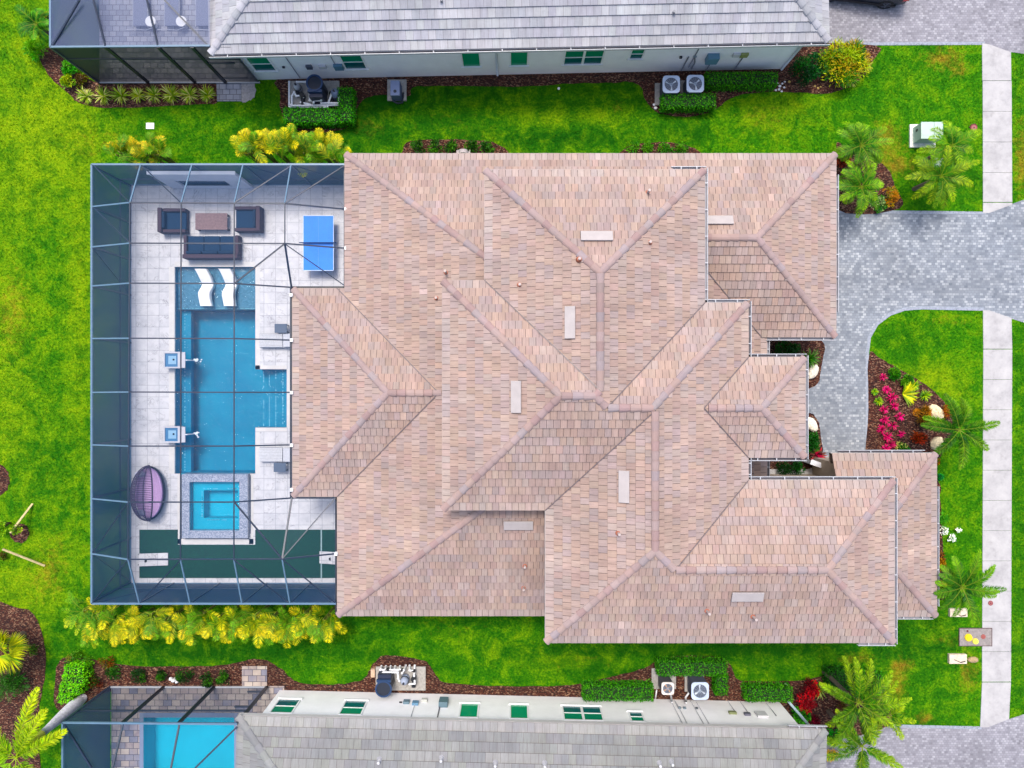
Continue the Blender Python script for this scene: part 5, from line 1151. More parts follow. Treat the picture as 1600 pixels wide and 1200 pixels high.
# -- palms at the front
palm('palm_tree', 'feathery palm between the garage roof corner and the green utility box, upper one', 1345, 228, 2.2, 24, 1.45, lin(40, 120, 14), lin(140, 190, 20), seed=21, n=46)
palm('palm_tree', 'feathery palm beside the garage roof, lower one next to the driveway', 1345, 292, 2.0, 24, 1.4, lin(46, 130, 10), lin(150, 200, 20), seed=22, n=46)
palm('palm_tree', 'feathery palm overlapping the green utility box', 1487, 228, 2.2, 18, 1.3, lin(50, 140, 10), lin(160, 200, 20), seed=23, n=44)
palm('palm_tree', 'leaning feathery palm between the utility box and the driveway', 1470, 275, 2.2, 24, 1.6, lin(60, 140, 10), lin(170, 195, 24), seed=24, n=46)
palm('foxtail_palm', 'bushy foxtail palm overhanging the sidewalk beside the pink flower bed', 1499, 672, 3.0, 12, 1.7, lin(34, 112, 8), lin(130, 180, 10), lf=.3, bushy=True, seed=25, n=150, el=(-.1, .7), droop=(.9, 1.4))
palm('foxtail_palm', 'large full foxtail palm beside the lower front corner of the brown roof', 1503, 918, 3.2, 22, 1.8, lin(34, 112, 8), lin(130, 186, 14), lf=.27, bushy=False, seed=26, n=90, el=(-.1, .8), droop=(.8, 1.3))
palm('foxtail_palm', 'tall foxtail palm over the red bush in the bottom right bed', 1340, 1098, 3.4, 17, 2.0, lin(50, 128, 8), lin(170, 206, 10), lf=.3, bushy=True, seed=27, n=140, el=(-.1, .8), droop=(.9, 1.5))
palm('foxtail_palm', 'foxtail palm hanging over the lower driveway at the grey roof corner', 1347, 1166, 3.4, 12, 1.9, lin(60, 134, 8), lin(170, 200, 10), lf=.3, bushy=True, seed=28, n=140, el=(-.1, .7), droop=(.9, 1.4))
palm('foxtail_palm', 'small foxtail palm at the edge of the lower driveway, right of the tall one', 1388, 1118, 2.2, 7, 1.1, lin(60, 140, 8), lin(190, 214, 10), lf=.25, bushy=True, seed=29, n=90, el=(0, .8), droop=(.9, 1.4))
# royal palm: grey swollen trunk leaning out of the picture
random.seed(30); b = W(130, 1090, 0); c = W(66, 1146, 3.15); d_ = W(25, 1184, 4.6)
o = thing('royal_palm', 'tall palm with smooth grey trunk beside the lower left cage', 'palm', tuple(b))
m = MB(); pts = [b.lerp(c, t / 8) for t in range(9)]; m.tube(pts, [.21, .27, .29, .28, .26, .23, .2, .17, .15], 14, lin(226, 220, 230, .85)); m.build('trunk', M_ROUGH, o, smooth=True)
m = MB(); m.tube([c, c.lerp(d_, .3), c.lerp(d_, .7), d_], [.16, .17, .14, .08], 12, lin(168, 176, 30)); m.build('crownshaft', M_PAINT, o, smooth=True)
m = MB()
for i, a in enumerate((1.35, 2.2, 3.1, 4.0, 4.9, 5.6, .5, 1.0, 2.7)): frond(m, d_, a, 2.6 if i else 3.0, .35 if i else .15, .8, .42, 110, lin(130, 180, 20), lin(206, 220, 60), w=.05, bushy=True)
m.build('crown', M_LEAF, o)
# fan palm at the left edge
random.seed(31); c = W(-2, 1012, 1.7); o = thing('fan_palm', 'fan palm with stiff yellow-green leaves cut off by the left edge', 'palm', (c.x, c.y, 0))
m = MB(); m.tube([(c.x, c.y, 0), tuple(c)], [.2, .14], 10, lin(110, 96, 80)); m.build('trunk', M_ROUGH, o); m = MB()
for i in range(13):
    a = i * 2.399; e = random.uniform(-.1, .9); dr = Vector((math.cos(a) * math.cos(e), math.sin(a) * math.cos(e), math.sin(e))); q = c + dr * random.uniform(.4, .7); m.beam(c, q, .03, .02, lin(150, 160, 40)); sd = dr.cross(Vector((0, 0, 1))).normalized(); up = sd.cross(dr)
    for k in range(26):
        t = -1.35 + 2.7 * k / 25; dd = (dr * math.cos(t) + sd * math.sin(t) + up * random.uniform(-.08, .12)); dd.z -= .1; leafq(m, q, dd.normalized(), up, .95 * (.75 + .25 * math.cos(t)), .07, vary(mixc(lin(96, 160, 8), lin(226, 220, 10), random.random()), .15))
m.build('crown', M_LEAF, o)
shrub('dark green drooping foliage behind the fan palm at the left edge', 8, 1068, .9, 1.2, 32, [lin(70, 120, 50), lin(40, 100, 20), lin(120, 150, 70)], 900, .3, .12)
# -- spider plants under the top cage
for i, px in enumerate((133, 160, 188, 215, 240, 267, 295, 323)):
    rosette('one of the striped yellow-green spider plants in the row below the top cage', px, 149 - i * .3, [.46, .5, .5, .42, .46, .52, .5, .46][i], 60, [lin(190, 206, 70), lin(226, 226, 140), lin(140, 176, 30), lin(110, 156, 20)], 500 + i, w=.05, group='spider plants below the top cage', zc=.25, name='spider_plant')
shrub('yellow-green variegated bush at the outer corner of the top cage, lower one', 105, 126, .42, .8, 40, [lin(180, 200, 10), lin(120, 180, 10)], 600)
shrub('bright green bush at the outer corner of the top cage, upper one', 106, 104, .45, .8, 41, [lin(60, 170, 20), lin(100, 190, 20)], 600)
shrub('brownish bronze bush left of the first spider plant', 126, 124, .38, .6, 42, [lin(110, 90, 40), lin(120, 130, 30), lin(80, 60, 30)], 450)
palm('cordyline_palm', 'dark green spiky palm hugging the left side of the top cage', 58, 38, 1.6, 14, 1.0, lin(24, 112, 20), lin(110, 190, 10), seed=43, n=40)
shrub('light green feathery bush below the spiky palm by the top cage', 52, 75, .5, 1.0, 44, [lin(120, 190, 20), lin(80, 170, 30)], 600, .22, .2)
shrub('yellowish shrub against the top cage in the top left corner', 74, 28, .4, 1.2, 45, [lin(190, 190, 20), lin(90, 120, 20), lin(30, 70, 20)], 500)
# -- shrubs by the house walls
for i, px in enumerate((652, 680, 706, 735, 762)): shrub('one of the dark green shrubs peeking out above the roof edge near the vent', px, 229, .42, .9, 50 + i, [lin(50, 110, 20), lin(80, 140, 40), lin(24, 70, 14)], 420, .13, .4, group='dark shrubs above the brown roof, left group')
for i, px in enumerate((990, 1015, 1040, 1064)): shrub('one of the low green shrubs peeking out above the roof edge, right group', px, 232, .4, .7, 60 + i, [lin(50, 130, 10), lin(90, 160, 14)], 380, .1, group='low shrubs above the brown roof, right group')
shrub('dark green shrub between the top house corner and the yellow croton', 1262, 106, 1.0, 1.2, 70, [lin(14, 92, 30), lin(30, 112, 24), lin(10, 60, 20)], 2400, .1)
shrub('big yellow and orange croton bush at the corner of the top driveway', 1322, 95, 1.35, 1.4, 71, [lin(226, 222, 20), lin(170, 200, 10), lin(200, 170, 30), lin(80, 150, 20), lin(226, 222, 70), lin(40, 120, 10), lin(150, 180, 20)], 4200, .2, .22, name='croton_bush', clumps=34)
rosette('pale striped grass-like plant below the yellow croton', 1329, 121, .5, 60, [lin(220, 224, 120), lin(180, 200, 60)], 72, w=.05, zc=.3, name='spider_plant')
rosette('pale striped grass-like plant right of the yellow croton', 1352, 102, .45, 50, [lin(226, 220, 110), lin(190, 196, 50)], 73, w=.05, zc=.3, name='spider_plant')
rosette('small bronze bromeliad beside the downspout stones', 1243, 112, .3, 24, [lin(150, 90, 60), lin(110, 60, 40)], 74, name='bromeliad')
shrub('dark red ground plant behind the garage roof corner', 1317, 247, .45, .5, 75, [lin(190, 70, 30), lin(130, 40, 20)], 400, .1)
shrub('yellow and orange croton at the driveway edge below the feathery palms', 1394, 306, .42, .8, 76, [lin(226, 186, 20), lin(210, 140, 20), lin(150, 150, 20)], 500, .14, .3, name='croton_bush', sy=1.5)
shrub('dark bush between the driveway-edge croton and the feathery palm', 1374, 316, .5, .6, 77, [lin(30, 110, 30), lin(60, 140, 40), lin(160, 190, 120)], 500, .1)
# -- entry beds
shrub('deep green hedge-like bush filling the courtyard bed above the entry roof', 1232, 550, .75, .9, 80, [lin(10, 104, 8), lin(20, 76, 10), lin(8, 50, 8)], 1500, .1, sx=1.5, sy=.7, clumps=16)
rosette('spiky green plant beside the entry roof, upper bed', 1270, 560, .55, 40, [lin(40, 120, 20), lin(80, 150, 40)], 81, w=.05, zc=.6, h=.6, name='cordyline')
shrub('green bush beside the entry roof, lower bed', 1270, 690, .55, .9, 82, [lin(20, 112, 6), lin(14, 84, 6)], 1200, .1, sy=1.3, sx=.7)
shrub('deep green bush in the shade below the entry roof', 1238, 728, .6, .8, 83, [lin(10, 100, 6), lin(8, 60, 8)], 1200, .1, sx=1.5)
rosette('crimson star-shaped bromeliad beside the low courtyard wall', 1281, 712, .42, 34, [lin(150, 0, 50), lin(196, 20, 70), lin(90, 0, 30)], 84, w=.09, zc=.45, name='bromeliad', el=(.05, 1.0))
# -- flower bed
for i, (px, py, r) in enumerate(((1381, 589, .2), (1387, 609, .22), (1395, 621, .28), (1383, 640, .24), (1398, 635, .25), (1407, 651, .24), (1383, 656, .25), (1396, 665, .26), (1379, 671, .26), (1409, 678, .22), (1388, 683, .28), (1392, 694, .26), (1386, 701, .24))):
    rosette('one of the magenta bromeliads scattered over the front flower bed', px, py, r, 34, [lin(226, 10, 120), lin(206, 0, 100), lin(236, 50, 140), lin(120, 20, 50)], 600 + i, w=.075, zc=.22, group='magenta bromeliads in the front bed', name='magenta_bromeliad', el=(.1, 1.35))
rosette('yellow agave-like plant fanned out in the front flower bed', 1413, 616, .72, 40, [lin(236, 232, 60), lin(206, 210, 30), lin(120, 160, 20)], 620, w=.09, zc=.2, name='yellow_agave', arc=(-1.1, 1.5), el=(.2, .7))
for i, (px, py, r, lab) in enumerate(((1368, 612, .2, 'small olive green plant nearest the paved path, upper'), (1374, 627, .24, 'small light green plant nearest the paved path, lower'), (1446, 618, .32, 'bright green plant right of the yellow agave'), (1428, 602, .34, 'lime green plant directly above the yellow agave'))):
    rosette(lab, px, py, r, 34, [lin(130, 180, 20), lin(80, 150, 20), lin(170, 200, 40)], 630 + i, w=.06, zc=.2, name='bromeliad')
shrub('leafy green ground plant at the upper lawn edge of the flower bed', 1398, 584, .36, .35, 640, [lin(40, 120, 20), lin(90, 160, 30)], 420, .13, .4); shrub('leafy green ground plant along the lawn edge, below the first', 1416, 593, .36, .35, 641, [lin(40, 120, 20), lin(90, 160, 30)], 420, .13, .4)
shrub('orange brown croton around the pale boulder in the flower bed', 1443, 650, .55, .6, 642, [lin(200, 130, 10), lin(150, 110, 20), lin(110, 80, 20)], 900, .14, .3, name='croton_bush')
shrub('red and orange croton left of the foxtail palm', 1438, 686, .42, .55, 643, [lin(206, 60, 20), lin(170, 70, 20), lin(110, 50, 20)], 520, .14, .3, name='croton_bush')
shrub('orange croton at the right tip of the flower bed', 1478, 642, .4, .5, 644, [lin(196, 130, 30), lin(170, 80, 20), lin(140, 150, 20)], 420, .12, .3, name='croton_bush')
shrub('green and cream variegated plant at the roof edge of the flower bed', 1411, 700, .42, .4, 645, [lin(30, 110, 20), lin(210, 210, 120), lin(60, 140, 30)], 460, .11)
shrub('small orange plant beside the front wing roof corner', 1463, 722, .22, .4, 646, [lin(220, 150, 30), lin(160, 60, 20)], 220, .1); 
shrub('orange yellow croton along the front wing roof, upper one', 1471, 880, .35, .5, 647, [lin(220, 170, 20), lin(180, 120, 20), lin(120, 60, 20)], 420, .13, .3, name='croton_bush', sy=2, sx=.6)
shrub('bright orange croton along the front wing roof, lower one', 1470, 915, .3, .5, 648, [lin(240, 150, 10), lin(220, 120, 10)], 300, .13, .3, name='croton_bush')
for i, (px, py, s) in enumerate(((1477, 829, .16), (1488, 841, .15), (1499, 828, .1))):
    shrub('one of the white flowering plants beside the front wing roof', px, py, s * 1.5, .5, 650 + i, [lin(255, 255, 250, .85), lin(240, 245, 230, .8), lin(90, 160, 30)], 130, .07, .8, group='white flowers beside the front wing', name='white_flower_plant')
shrub('thin light green plant between the front wing roof and the white flowers', 1473, 812, .34, .5, 655, [lin(100, 180, 60), lin(60, 150, 40)], 260, .14, .2)
shrub('small bluish green weed on the lawn beside the front wing roof corner', 1469, 746, .2, .3, 656, [lin(20, 140, 70), lin(60, 160, 60)], 140, .1)
# -- bottom bed
for i, (px, py, r) in enumerate(((175, 1052, .42), (214, 1058, .42), (250, 1056, .3), (286, 1056, .5), (322, 1063, .42), (347, 1061, .42))):
    shrub(('small green shrub, %s along the patio wall of the lower cage' % ('first from the left', 'second from the left', 'third and smallest', 'fourth and roundest', 'fifth and darkest', 'last before the paver slab')[i]), px, py, r, .6, 660 + i, [lin(60, 120, 20), lin(34, 90, 16), lin(20, 60, 14)], 650, .08)
shrub('loose green shrub at the top left corner of the bottom bed', 122, 1034, .6, .5, 670, [lin(90, 150, 20), lin(60, 130, 20), lin(140, 150, 60)], 800, .1, sx=1.4)
shrub('reddish green low shrub between the lime hedge and the round shrubs', 148, 1062, .5, .5, 671, [lin(80, 100, 30), lin(120, 60, 40), lin(40, 80, 20)], 600, .09)
shrub('low brown and green ground plants above the round shrubs', 165, 1036, .4, .35, 672, [lin(110, 120, 40), lin(130, 80, 40)], 420, .08, sx=1.6)
shrub('large deep red bush in the bottom right bed', 1263, 1090, .8, .8, 673, [lin(196, 6, 24), lin(140, 4, 20), lin(226, 40, 50), lin(90, 10, 20)], 2000, .1, sx=.8, sy=1.3, clumps=18)
shrub('small crimson bush at the grey roof corner, below the large red one', 1275, 1128, .35, .5, 674, [lin(150, 10, 50), lin(110, 6, 30)], 360, .1)
shrub('glossy green bush at the right end wall of the bottom house', 1254, 1117, .5, .6, 675, [lin(50, 150, 20), lin(90, 180, 60), lin(20, 90, 20)], 700, .15, .5)
rosette('striped spider plant between the red bush and the tall foxtail palm', 1281, 1078, .48, 44, [lin(190, 206, 110), lin(120, 160, 40)], 676, w=.05, zc=.3, name='spider_plant')
shrub('round bright green bush under the palm at the grey roof corner', 1306, 1153, .5, 1.0, 677, [lin(30, 190, 20), lin(20, 150, 20)], 900, .08)
shrub('yellow orange croton peeking out beside the grey roof edge', 1299, 1181, .36, .7, 678, [lin(240, 190, 30), lin(220, 150, 20)], 360, .12, .3, name='croton_bush')
shrub('bronze grassy plant near the trunk of the tall foxtail palm', 1313, 1104, .4, .4, 679, [lin(150, 110, 90), lin(110, 60, 50), lin(120, 130, 50)], 420, .16, .15)
shrub('young leafy sapling held by two wooden braces', 20, 828, .3, 1.6, 680, [lin(170, 200, 30), lin(120, 170, 20)], 260, .1, name='sapling')
shrub('young leafy sapling at the left edge next to the braces', -2, 822, .5, 1.4, 681, [lin(110, 180, 20), lin(150, 200, 40)], 420, .12, name='sapling')
shrub('low brown leafy weed on the lawn under the lower brace', 4, 868, .25, .3, 682, [lin(60, 80, 20), lin(90, 70, 30)], 200, .08)
shrub('trailing green groundcover along the edge of the left bed', 52, 1016, .35, .25, 683, [lin(70, 120, 30), lin(110, 120, 50)], 380, .07)

# ================================================================ stones and yard things
def boulder(label, px, py, rx, ry, rz, col, seed, name='boulder', group=None, rot=0):
    random.seed(seed); p = W(px, py, 0); m = MB(); m.ball((0, 0, 0), rx, ry, rz, 12, 7, col, .09); c, s = math.cos(rot), math.sin(rot)
    m.v = [(x * c - y * s + p.x, x * s + y * c + p.y, z + rz * .55) for x, y, z in m.v]; o = m.build(name, M_ROUGH, org=(p.x, p.y, 0)); return tag(o, label, 'rock', group)
cream = lin(246, 226, 180, .8)
boulder('pale boulder in the flower bed, upper one beside the foxtail palm', 1459, 644, .46, .34, .26, cream, 1, rot=-.7); boulder('pale boulder in the flower bed, lower one near the front wing roof', 1461, 692, .36, .3, .24, cream, 2, rot=.9)
boulder('cream boulder in the bed above the entry roof', 1268, 581, .26, .4, .24, lin(250, 240, 220, .85), 3, rot=-.5); boulder('cream boulder in the bed below the entry roof', 1266, 663, .26, .4, .24, lin(250, 240, 220, .85), 4, rot=.6)
for px, py, w_, h_, lab in ((1495, 956, .86, .4, 'flat rectangular pale stone below the large foxtail palm'), (1494, 1028, .86, .46, 'flat rectangular cream stone left of the oval one')):
    p = W(px, py, 0); m = MB(); m.box(p.x - w_ / 2, p.x + w_ / 2, p.y - h_ / 2, p.y + h_ / 2, 0, .16, lin(232, 214, 190, .8)); m.beam((p.x - .2, p.y - .02, .163), (p.x + .12, p.y - .16, .163), .03, .01, lin(40, 36, 34)); m.beam((p.x + .12, p.y - .16, .163), (p.x + .36, p.y - .1, .163), .05, .01, lin(40, 36, 34))
    o = m.build('stone_block', M_ROUGH, org=(p.x, p.y, 0), bevel=.03); tag(o, lab, 'rock')
boulder('small oval tan stone between the rectangular stone and the sidewalk', 1519, 1030, .26, .15, .12, lin(206, 176, 130), 5)
for i, (px, py, r) in enumerate(((1214, 131, .07), (1218, 135, .08), (1222, 131, .06), (1217, 140, .07), (1225, 137, .06), (1212, 141, .06), (1221, 143, .06), (1226, 128, .05))): boulder('white pebble in the small heap under the downspout of the top house', px, py, r, r * .8, r * .7, lin(236, 236, 240, .85), 20 + i, name='white_pebble', group='white pebbles under the downspout')
for i, (px, py, r) in enumerate(((1254, 124, .08), (1259, 121, .07), (1265, 126, .07), (1273, 135, .06), (1278, 138, .06), (1282, 136, .05), (1233, 128, .07))): boulder('small yellow-tan stone scattered in the bed under the dark shrub', px, py, r, r * .8, r * .6, lin(236, 200, 110), 40 + i, name='tan_stone', group='tan stones in the croton bed')
for i, (px, py, r) in enumerate(((1022, 164, .08), (1024, 169, .09), (1031, 163, .06))): boulder('white stone at the tip of the bed left of the clipped hedge', px, py, r, r * .8, r * .6, lin(236, 236, 240, .85), 60 + i, name='white_stone', group='white stones left of the air conditioner hedge')
p = W(235, 197, 0); m = MB(); m.box(p.x - .2, p.x + .2, p.y - .15, p.y + .15, 0, .04, lin(252, 250, 240, .9)); m.box(p.x - .15, p.x + .15, p.y - .1, p.y + .1, .04, .05, lin(246, 244, 236, .9)); tag(m.build('irrigation_cover', M_PAINT, org=(p.x, p.y, 0), bevel=.008), 'small square white cover in the lawn above the blue cage', 'ground cover lid')
p = W(873, 139, 0); m = MB(); m.ball((p.x, p.y, .06), .07, .07, .06, 12, 8, lin(250, 250, 250, .9)); tag(m.build('cleanout_cap', M_PAINT, org=(p.x, p.y, 0), smooth=True), 'small white round cap in the lawn below the top house windows', 'pipe cap')
for px, py, r, lab in ((1521, 200, .17, 'round rust red manhole lid in the lawn beside the sidewalk'), (1547, 942, .12, 'small round rust red lid set in the sidewalk')):
    p = W(px, py, 0); m = MB(); m.cyl((p.x, p.y, .0), (p.x, p.y, .045), r, r, 20, lin(156, 70, 66)); m.cyl((p.x, p.y, .045), (p.x, p.y, .05), r * .7, r * .7, 20, lin(190, 110, 110)); m.cyl((p.x, p.y, .05), (p.x, p.y, .055), r * .25, r * .25, 12, lin(110, 50, 50)); tag(m.build('manhole_lid', M_METAL, org=(p.x, p.y, 0)), lab, 'manhole')
p = W(1523.5, 995, 0); o = thing('utility_slab', 'grey concrete utility slab with two yellow caps at the sidewalk edge', 'utility slab', (p.x, p.y, 0))
m = MB(); m.box(p.x - .8, p.x + .8, p.y - .44, p.y + .44, .0, .042, lin(170, 160, 156)); m.build('slab', M_CONC if False else M_ROUGH, o)
m = MB()
for q in ((p.x - .8, p.x + .8, p.y + .42, p.y + .45), (p.x - .8, p.x + .8, p.y - .45, p.y - .42), (p.x - .82, p.x - .79, p.y - .45, p.y + .45), (p.x + .79, p.x + .82, p.y - .45, p.y + .45)): m.box(*q, 0, .05, lin(110, 80, 80))
m.build('frame', M_METAL, o)
for dx, dy, r, c in ((-.36, -.02, .19, lin(250, 220, 10, .8)), (-.02, -.2, .15, lin(250, 236, 90, .8)), (.38, .02, .12, lin(186, 100, 90)), (-.4, .3, .05, lin(120, 40, 60))):
    m = MB(); m.cyl((p.x + dx, p.y + dy, .04), (p.x + dx, p.y + dy, .1 if r > .13 else .06), r, r * .9, 20, c); m.cyl((p.x + dx, p.y + dy, .1 if r > .13 else .06), (p.x + dx, p.y + dy, .115 if r > .13 else .065), r * .5, r * .5, 16, mixc(c, (0, 0, 0), .12)); m.build('cap', M_PAINT, o)
# transformer
p = W(1443, 213, 0); o = thing('utility_box', 'pale green metal utility transformer on a white pad beside the palms', 'utility box', (p.x, p.y, 0))
a = W(1422, 194, .1); b = W(1462, 230, .1); m = MB(); m.box(a.x, b.x, b.y, a.y, 0, .1, lin(236, 236, 226, .8)); m.build('pad', M_ROUGH, o, bevel=.01)
a = W(1440, 191, .85); b = W(1473, 216, .85); gc = lin(190, 214, 200, .8); m = MB(); m.box(a.x, b.x, b.y, a.y, .1, .8, lin(176, 202, 188, .8)); m.build('cabinet', M_PAINT, o, bevel=.02)
m = MB(); mx = a.x + (b.x - a.x) * .6; m.box(a.x - .02, mx - .008, b.y - .02, a.y + .02, .8, .85, gc); m.box(mx + .008, b.x + .02, b.y - .02, a.y + .02, .8, .85, gc); m.build('lid', M_PAINT, o, bevel=.01)
m = MB(); m.box(a.x - .03, a.x, a.y - .3, a.y - .2, .4, .55, lin(70, 80, 80)); m.build('lock', M_METAL, o)
p = W(1462, 256, 0); m = MB(); m.box(p.x - .2, p.x + .2, p.y - .17, p.y + .17, 0, .3, lin(206, 222, 200, .8)); m.box(p.x - .22, p.x + .22, p.y - .19, p.y + .19, .3, .34, lin(220, 232, 214, .8)); tag(m.build('cable_pedestal', M_PAINT, org=(p.x, p.y, 0), bevel=.02), 'small pale box half hidden among the palm fronds below the utility box', 'utility box')
# tree braces
for (xa, ya, xb, yb), lab in (((51, 787, 16, 833), 'light wooden brace slanting up right from the mulch ring'), ((70, 884, 4, 858), 'light wooden brace slanting down right across the lawn')):
    a = W(xa, ya, .03); b = W(xb, yb, 1.0); d = (b - a).normalized(); m = MB(); m.beam(a, b, .09, .05, lin(226, 206, 150, .7)); tag(m.build('wooden_brace', M_ROUGH, org=tuple(a)), lab, 'tree brace')
# low wall at the courtyard
o = thing('courtyard_wall', 'low white garden wall between the entry roof and the front wing', 'wall', tuple(W(1285, 735, 0)))
a = W(1268, 722, 1.0); b = W(1299, 733, 1.0); m = MB(); m.beam((a.x, a.y, .5), (b.x, b.y, .5), .18, 1.0, lin(206, 212, 222)); m.build('wall_body', M_STUCCO, o); m = MB(); m.beam((a.x - .05, a.y + .02, 1.03), (b.x, b.y, 1.03), .24, .06, lin(236, 238, 244, .8)); m.build('coping', M_PAINT, o)
sheet('courtyard_floor', [(1199, 733), (1262, 733), (1300, 724), (1300, 760), (1199, 760)], .06, M_CONC, smooth=False)

# ================================================================ machines
def ac(label, px, py, s, z, pad, top, rust=False, seed=0):
    p = W(px, py, z); o = thing('air_conditioner', label, 'air conditioner', (p.x, p.y, 0), None); h = s / 2; sc = lin(96, 104, 126) if not rust else lin(92, 92, 104)
    m = MB(); m.box(p.x - h - pad[0], p.x + h + pad[1], p.y - h - pad[2], p.y + h + pad[3], .02, .1, lin(186, 182, 178)); m.build('pad', M_ROUGH, o)
    def rr(hh, r=.1): return [(p.x + sx * (hh - r) + r * math.cos(a), p.y + sy * (hh - r) + r * math.sin(a)) for sx, sy, a0 in ((1, 1, 0), (-1, 1, math.pi / 2), (-1, -1, math.pi), (1, -1, 1.5 * math.pi)) for a in (a0, a0 + .52, a0 + 1.05, a0 + math.pi / 2)]
    m = MB(); m.prism(rr(h * .93), .1, z - .05, sc); m.build('coil', M_METAL, o); m = MB(); n = 16
    for k in range(n): zz = .13 + (z - .22) * k / n; m.prism(rr(h * .95), zz, zz + .018, mixc(sc, (0, 0, 0), .45))
    m.build('louvre', M_METAL, o)
    m = MB(); R_ = h * .78; pts = rr(h); ring_ = []; N_ = 32; tc = top
    outer = []
    for k in range(N_):
        a = 2 * math.pi * k / N_; dx, dy = math.cos(a), math.sin(a); t = min(h / max(abs(dx), 1e-6), h / max(abs(dy), 1e-6)); t = min(t, h * 1.26); outer.append((p.x + dx * t, p.y + dy * t)); ring_.append((p.x + dx * R_, p.y + dy * R_))
    m.grid([[(x, y, z - .06) for x, y in outer], [(x, y, z) for x, y in outer], [(x, y, z) for x, y in ring_], [(x, y, z - .08) for x, y in ring_]], tc, closed=True); m.build('top_panel', M_PAINT, o)
    m = MB(); dc = lin(130, 158, 192) if not rust else lin(200, 110, 30); m.cyl((p.x, p.y, z - .10), (p.x, p.y, z - .085), R_, R_, 24, dc); nb = 3 if not rust else 4
    bc = lin(232, 242, 252, .9) if not rust else lin(240, 160, 20, .8)
    for k in range(nb):
        a = k * 2 * math.pi / nb + .4 + seed; m.face([(p.x + R_ * .2 * math.cos(a - .5), p.y + R_ * .2 * math.sin(a - .5), z - .06), (p.x + R_ * .9 * math.cos(a - .3), p.y + R_ * .9 * math.sin(a - .3), z - .07), (p.x + R_ * .9 * math.cos(a + .35), p.y + R_ * .9 * math.sin(a + .35), z - .03), (p.x + R_ * .2 * math.cos(a + .5), p.y + R_ * .2 * math.sin(a + .5), z - .04)], bc)
    m.cyl((p.x, p.y, z - .08), (p.x, p.y, z - .02), R_ * .22, R_ * .2, 12, bc); m.build('fan', M_PLASTIC, o)
    m = MB()
    for k in range(1, 6): m.tube([(p.x + R_ * k / 5.2 * math.cos(a * math.pi / 12), p.y + R_ * k / 5.2 * math.sin(a * math.pi / 12), z + .005) for a in range(25)], .004, 4, lin(190, 206, 226))
    for k in range(8): a = k * math.pi / 8; m.beam((p.x - R_ * math.cos(a), p.y - R_ * math.sin(a), z), (p.x + R_ * math.cos(a), p.y + R_ * math.sin(a), z), .008, .008, lin(170, 190, 214))
    m.build('grille', M_METAL, o)
tc = lin(196, 212, 236, .85)
ac('blue-white air conditioner by the top house, left one of the pair', 1049, 131.5, .83, .95, (.2, .05, .25, 0), tc); ac('blue-white air conditioner by the top house, right one of the pair', 1086.5, 130.5, .83, .95, (.1, .1, .1, .1), tc, seed=.15)
ac('air conditioner with rusty orange fan by the bottom house', 1043.5, 1076, .6, 1.0, (.3, .3, .1, .3), lin(232, 224, 220, .85), True); ac('light blue air conditioner right of the rusty one', 1094, 1080, .84, 1.0, (.1, 0, .0, .15), tc, seed=1)
for pts, r, c in (([(1050, 1097, .9), (1048, 1085, .5), (1047, 1078, .2)], .05, 0), ([(1072, 1098, .8), (1071, 1090, .3), (1078, 1080, .2)], .05, 0), ([(1024, 1092, .4), (1026, 1078, .1)], .035, 0)):
    m = MB(); m.tube([W(*q) for q in pts], r, 8, lin(240, 242, 246, .85)); q0 = W(*pts[-1]); tag(m.build('refrigerant_pipe', M_PAINT, org=(q0.x, q0.y, 0), smooth=True), ('thick white pipe from the rusty air conditioner to the wall', 'curved white pipe left of the light blue air conditioner', 'thin white pipe at the left of the rusty air conditioner')[(1050, 1072, 1024).index(pts[0][0])], 'pipe')
def heater(label, px, py, z, r, sy):
    """round-topped pool heat pump: sy = side of the flat plumbing box"""
    p = W(px, py, z); o = thing('pool_heater', label, 'pool heater', (p.x, p.y, 0)); c = lin(30, 66, 112, .7)
    m = MB(); m.cyl((p.x, p.y, .1), (p.x, p.y, z - .05), r * .92, r * .92, 24, (.012, .018, .035)); m.box(p.x - r * .8, p.x + r * .8, p.y + (0 if sy > 0 else -r * 1.5), p.y + (r * 1.5 if sy > 0 else 0), .1, z - .25, (.012, .02, .05)); m.build('body', M_PLASTIC, o)
    m = MB(); n = 28; rows = []
    for rr, zz in ((r * .95, z - .14), (r, z - .1), (r, z), (r * .82, z), (r * .8, z - .18)): rows.append([(p.x + rr * math.cos(2 * math.pi * k / n), p.y + rr * math.sin(2 * math.pi * k / n), zz) for k in range(n)])
    m.grid(rows, c, closed=True); m.box(p.x - r * .85, p.x + r * .85, p.y + sy * r * .9 - .06, p.y + sy * r * .9 + .06, z - .2, z - .04, c); m.build('rim', M_PLASTIC, o)
    m = MB(); m.cyl((p.x, p.y, z - .24), (p.x, p.y, z - .22), r * .8, r * .8, 24, (.01, .016, .03)); g = lin(176, 172, 184)
    for k in range(3): a = 1 + k * 2.09; m.obox((p.x + r * .42 * math.cos(a), p.y + r * .42 * math.sin(a), z - .1), (r * .24 * math.cos(a), r * .2 * math.sin(a), .02), (-r * .16 * math.sin(a), r * .16 * math.cos(a), 0), (0, 0, .01), g)
    m.cyl((p.x, p.y, z - .2), (p.x, p.y, z - .12), r * .16, r * .16, 12, lin(40, 60, 100)); m.build('fan', M_PLASTIC, o)
heater('round black pool heater beside the top house wall', 491, 129, 1.25, .40, -1); heater('round navy pool heater beside the bottom house wall', 599, 1077, 1.2, .40, 1)
